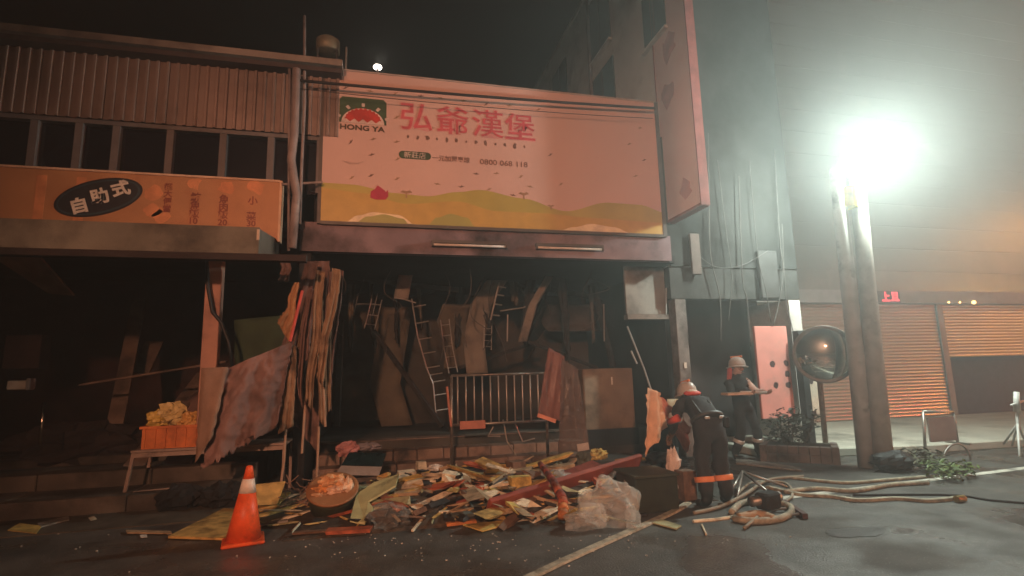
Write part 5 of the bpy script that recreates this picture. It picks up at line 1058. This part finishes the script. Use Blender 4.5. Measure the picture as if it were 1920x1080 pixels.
def ringband(c, r, h, axis, m, parent, name='reflective_band', sx=1.0):
    rot = Vector(axis).normalized().to_track_quat('Z', 'Y').to_matrix()
    return MB().lathe([(r * .97, -h / 2 - .004), (r, -h / 2), (r, h / 2), (r * .97, h / 2 + .004)], c, 20, rot).build(name, m, parent, smooth=True)
def helmet(c, up, fwd, parent, m, r=.122):
    up = Vector(up).normalized(); fwd = (Vector(fwd) - up * Vector(fwd).dot(up)).normalized(); rt = fwd.cross(up)
    M3 = Matrix((rt, fwd, up)).transposed() @ Matrix.Diagonal((.93, 1.12, 1))
    h = MB().lathe([(r * 1.0, -.02), (r * 1.0, .02), (r * .93, .07), (r * .72, .115), (r * .4, .138), (.005, .145)], c, 24, M3).build('helmet', m, parent, smooth=True)
    MB().lathe([(r * .98, -.03), (r * 1.3, -.035), (r * 1.32, -.025), (r * 1.0, -.008)], c, 24, M3).build('brim', m, h, smooth=True)
    MB().box(Vector(c) + up * .145, (.025, .20, .03), Matrix((rt, fwd, up)).transposed()).build('crest', M_refl, h, bevel=.006)
    return h
# -- the nearer one: seen from behind, bent forward over the rubble
f0 = G(1345, 950); HGT = 1.0
ff = thing('person', 'firefighter in dark suit with orange calf bands, bent forward, back to the camera', 'person', f0)
fx, fy = f0.x, f0.y
def V(x, y, z): return Vector((fx + x, fy + y, z))
J = {'pel': (V(0, .0, .86), (.17, .135)), 'wst': (V(.0, .10, .96), (.165, .135)), 'chs': (V(.02, .28, 1.05), (.19, .145)), 'shl': (V(.05, .41, 1.09), (.16, .12)),
     'nck': (V(.08, .51, 1.11), .065), 'hd': (V(.10, .59, 1.14), (.085, .095)), 'hd2': (V(.11, .64, 1.16), (.07, .085)), 'nose': (V(.12, .69, 1.10), .02),
     'lh': (V(-.095, .01, .79), (.115, .12)), 'lk': (V(-.12, .05, .46), .094), 'la': (V(-.125, -.02, .12), .082), 'lf': (V(-.145, .0, .05), (.055, .05)), 'lt': (V(-.155, .15, .04), (.05, .038)),
     'rh': (V(.095, .01, .79), (.115, .12)), 'rk': (V(.12, .07, .46), .094), 'ra': (V(.13, .0, .12), .082), 'rf': (V(.14, .02, .05), (.055, .05)), 'rt': (V(.17, .16, .04), (.05, .038)),
     'ls': (V(-.14, .38, 1.05), .085), 'le': (V(-.20, .48, .82), .066), 'lw': (V(-.13, .64, .70), .042),
     'rs': (V(.23, .39, 1.07), .085), 're': (V(.33, .53, .92), .066), 'rw': (V(.37, .72, .94), .042)}
E_ = [('pel', 'wst'), ('wst', 'chs'), ('chs', 'shl'), ('shl', 'nck'), ('nck', 'hd'), ('hd', 'hd2'), ('hd2', 'nose'), ('pel', 'lh'), ('lh', 'lk'), ('lk', 'la'), ('la', 'lf'), ('lf', 'lt'), ('pel', 'rh'), ('rh', 'rk'), ('rk', 'ra'), ('ra', 'rf'), ('rf', 'rt'), ('shl', 'ls'), ('ls', 'le'), ('le', 'lw'), ('shl', 'rs'), ('rs', 're'), ('re', 'rw')]
hand(J, E_, 'L', 'lw', (.1, .6, -.5), (1, 0, 0), .5); hand(J, E_, 'R', 'rw', (.2, .9, .0), (0, 0, 1), .6)
bd = figure('body', J, E_, M_suit, ff, 'pel')
hd_ = V(.10, .60, 1.14); lw_, rw_ = J['lw'][0], J['rw'][0]
color_body(bd, [M_suit, M_skin, M_glove, M_boot], lambda c: 3 if c.z < .16 else (1 if (c - hd_).length < .135 and c.y > fy + .52 and c.z > 1.04 else (2 if (c - lw_).length < .19 and c.z < .80 and c.y > fy + .56 or (c - rw_).length < .2 and c.y > fy + .68 else 0)))
helmet(V(.10, .59, 1.19), (.0, .2, 1), (0, 1, -.3), ff, M_helm)
for s_ in ('l', 'r'): k_ = J[s_ + 'k'][0].lerp(J[s_ + 'a'][0], .5); ringband(k_, .108, .05, J[s_ + 'k'][0] - J[s_ + 'a'][0], M_refl, ff)
MB().blob(V(.03, .37, 1.20), (.11, .09, .035), 3, .1, 8).build('red_collar', mat('red_collar', (.55, .08, .06), rough=.6), ff, smooth=True)
MB().blob(V(.03, .36, 1.215), (.075, .06, .03), 4, .1, 8).build('pale_hood', mat('pale_hood', (.62, .54, .46), rough=.7), ff, smooth=True)
for dx in (-.09, .09): MB().box(V(dx, -.085, .955), (.06, .02, .03)).build('belt_clip', M_silver, ff, bevel=.005)
MB().lathe([(.19, -.02), (.195, -.02), (.195, .02), (.19, .02)], V(0, .055, .925), 24, Matrix.Rotation(R(-35), 3, 'X') @ Matrix.Diagonal((1, .82, 1)) ).build('belt', mat('belt', (.05, .05, .05), rough=.5), ff, smooth=True)
MB().tube([J['ls'][0] + Vector((-.06, -.06, -.12)), J['le'][0] + Vector((-.06, -.03, .05))], [.045, .035], 10).build('red_sleeve_patch', mat('red_collar', (.55, .08, .06)), ff, smooth=True)
for s_ in ('l', 'r'):
    k_ = J[s_ + 's'][0].lerp(J[s_ + 'e'][0], .55); ringband(k_, .083, .035, J[s_ + 's'][0] - J[s_ + 'e'][0], M_silver, ff, 'sleeve_band')
MB().tube([V(-.10, .02, 1.0), V(-.09, .16, 1.10), V(-.06, .32, 1.16)], .014, 6).build('strap', mat('belt', (.05, .05, .05)), ff); MB().tube([V(.10, .02, 1.0), V(.12, .16, 1.10), V(.13, .32, 1.16)], .014, 6).build('strap', mat('belt', (.05, .05, .05)), ff)
MB().box(V(.13, -.10, .90), (.07, .05, .12)).build('radio_pouch', M_soot, ff, bevel=.012)
# -- the further one: striding to the right with a lit board in the hands
g0 = G(1405, 862); gx, gy = g0.x, g0.y
gf = thing('person', 'firefighter in white helmet striding beside the pink notice panel, holding a pale board', 'person', g0)
def V(x, y, z): return Vector((gx + x, gy + y, z))
J = {'pel': (V(-.04, 0, .86), (.15, .12)), 'wst': (V(-.08, -.03, 1.0), (.15, .12)), 'chs': (V(-.13, -.06, 1.17), (.18, .13)), 'shl': (V(-.17, -.08, 1.28), (.15, .11)),
     'nck': (V(-.18, -.11, 1.36), .06), 'hd': (V(-.17, -.14, 1.44), (.08, .085)), 'hd2': (V(-.16, -.15, 1.50), (.075, .08)), 'nose': (V(-.13, -.235, 1.44), .018),
     'lh': (V(-.12, .0, .82), .105), 'lk': (V(-.14, -.06, .46), .085), 'la': (V(-.22, .04, .12), .07), 'lf': (V(-.22, .03, .05), (.05, .045)), 'lt': (V(-.16, -.1, .04), (.045, .035)),
     'rh': (V(.05, .0, .82), .105), 'rk': (V(.16, -.05, .47), .085), 'ra': (V(.20, .02, .12), .07), 'rf': (V(.20, .0, .05), (.05, .045)), 'rt': (V(.27, -.12, .04), (.045, .035)),
     'ls': (V(-.34, -.1, 1.24), .075), 'le': (V(-.38, -.24, 1.05), .058), 'lw': (V(-.25, -.40, 1.08), .038),
     'rs': (V(.0, -.08, 1.26), .075), 're': (V(.10, -.20, 1.10), .058), 'rw': (V(.08, -.40, 1.08), .038)}
E2 = E_[:23]
hand(J, E2, 'L', 'lw', (.2, -.9, -.1), (1, 0, 0), .6); hand(J, E2, 'R', 'rw', (.0, -.9, -.1), (1, 0, 0), .6)
bd = figure('body', J, E2, M_suit, gf, 'pel')
hc_ = V(-.165, -.15, 1.46); rw_, lw_, rs_ = J['rw'][0], J['lw'][0], J['rs'][0]
M_sleeve = mat('pale_sleeve', (.66, .50, .45), rough=.7)
color_body(bd, [M_suit, M_skin, M_sleeve, M_boot], lambda c: 3 if c.z < .2 else (1 if (c - hc_).length < .14 and c.z > 1.38 else (1 if ((c - rw_).length < .17 or (c - lw_).length < .17) and c.y < gy - .38 else (2 if c.x > gx + .0 and c.y < gy - .06 and c.z > 1.02 else 0))))
helmet(V(-.165, -.13, 1.515), (.05, .1, 1), (.5, -1, -.3), gf, M_helm)
MB().box(V(-.13, -.23, 1.475), (.02, .015, .012)).build('eye', M_soot, gf); MB().box(V(-.175, -.232, 1.475), (.02, .015, .012)).build('eye', M_soot, gf); MB().box(V(-.15, -.236, 1.405), (.05, .012, .01)).build('mouth', mat('lip', (.32, .13, .11)), gf)
for s_ in ('l', 'r'): k_ = J[s_ + 'k'][0].lerp(J[s_ + 'a'][0], .45); ringband(k_, .092, .045, J[s_ + 'k'][0] - J[s_ + 'a'][0], M_silver, gf)
MB().box(V(-.30, -.10, 1.36), (.07, .10, .26), Matrix.Rotation(.15, 3, 'Y')).build('red_air_bottle', mat('red_collar', (.55, .08, .06)), gf, bevel=.03)
bY2 = gy - .50; p, q = P(1362, 737, bY2), P(1440, 736, bY2)
hb = thing('carried_board', 'pale board held level by the firefighter in the white helmet', 'board', (p.x, bY2, p.z))
MB().mm((p.x, bY2 - .04, p.z - .035), (q.x - .30, bY2 + .14, p.z)).build('board', mat('pale_plank', (.72, .52, .38), rough=.6), hb); MB().tube([(p.x + .25, bY2, p.z + .005), (q.x, bY2, q.z)], .02, 8).build('handle', M_wht, hb, smooth=True)

# ================================================================== LAMPS OF THE STREET BEHIND THE CAMERA
def mast_light(name, lab, loc, target, watt, col, r, size=R(78), blend=1.0):
    t = thing(name, lab, 'lamp', (loc[0], loc[1], 0)); L = Vector(loc); d = (Vector(target) - L).normalized(); rx = d.cross(_Z).normalized(); H = Matrix((rx, d, rx.cross(d))).transposed()
    MB().tube([(L.x, L.y, 0), (L.x, L.y, L.z - .2)], .05, 10).build('mast', M_steel, t, smooth=True)
    MB().box(L - d * .14, (.5, .2, .3), H).build('head', M_bfr, t, bevel=.02); MB().box(L - d * .035, (.44, .006, .24), H).build('lens', mat(name + '_lens', (1, .8, .6), bump=0, emit=col, estr=6), t)
    for a in (0, 2.1, 4.2): MB().tube([(L.x, L.y, .5), (L.x + math.cos(a) * .5, L.y + math.sin(a) * .5, .01)], .02, 6).build('leg', M_steel, t)
    sp = bpy.data.lights.new(name, 'SPOT'); sp.energy = watt; sp.color = col; sp.spot_size = size; sp.spot_blend = blend; sp.shadow_soft_size = r
    o = bpy.data.objects.new(name + '_beam', sp); COL.objects.link(o); o.location = L; o.rotation_euler = d.to_track_quat('-Z', 'Y').to_euler(); attach(o, t)
mast_light('work_light', 'work light mast standing in the street behind the viewer', (-3.5, -11.0, 6.0), (1.7, 8, 2.0), WORK_W, WORK_C, .3, R(47))
def beacon(name, lab, loc, col, watt, r, e):
    t = thing(name, lab, 'beacon', (loc[0], loc[1], 0)); L = Vector(loc)
    MB().tube([(L.x, L.y, 0), (L.x, L.y, L.z - r * .8)], .06, 10).build('post', M_steel, t); MB().lathe([(r * .9, -r), (r, -r * .6), (r, r * .5), (r * .6, r), (.01, r * 1.1)], L, 16).build('dome', mat(name + '_glow', col, bump=0, emit=col, estr=e), t, smooth=True)
    pl = bpy.data.lights.new(name, 'POINT'); pl.energy = watt; pl.color = col; pl.shadow_soft_size = r
    o = bpy.data.objects.new(name + '_light', pl); COL.objects.link(o); o.location = L + Vector((0, 0, r * 1.1 + .3)); attach(o, t)
def mirrored(px, py, Y):         # where a lamp must stand to be mirrored in the shutters at that place
    v = ray(px, py); t = (2 * RY - Y) / v.y; q = EYEV + v * t; return (q.x, Y, q.z)
beacon('red_beacon', 'red warning beacon on a post down the street', mirrored(1668, 640, 1.0), (1, .08, .10), 60, .16, 1500)
beacon('amber_beacon', 'amber warning beacon on a post down the street', mirrored(1812, 600, 1.0), (1, .45, .08), 90, .16, 2600)
beacon('sodium_lamp', 'orange street lamp on a tall post down the street', mirrored(1915, 432, 1.0), (1, .42, .10), 70, .25, 900)

# ================================================================== SMOKY AIR
hz = MB().mm((-40, -16, -1.0), (60, 40, 16)).build('haze', None)
hm = bpy.data.materials.new('smoky_air'); hm.use_nodes = True; hn = hm.node_tree.nodes; hn.clear()
ho = hn.new('ShaderNodeOutputMaterial'); pv = hn.new('ShaderNodeVolumePrincipled')
pv.inputs['Color'].default_value = (.85, .92, .92, 1); pv.inputs['Density'].default_value = HAZE_D; pv.inputs['Anisotropy'].default_value = HAZE_G
hm.node_tree.links.new(pv.outputs[0], ho.inputs['Volume']); hz.data.materials.append(hm); hz['kind'] = 'stuff'; hz['label'] = 'thin smoky night air hanging over the street'; hz['category'] = 'smoke'
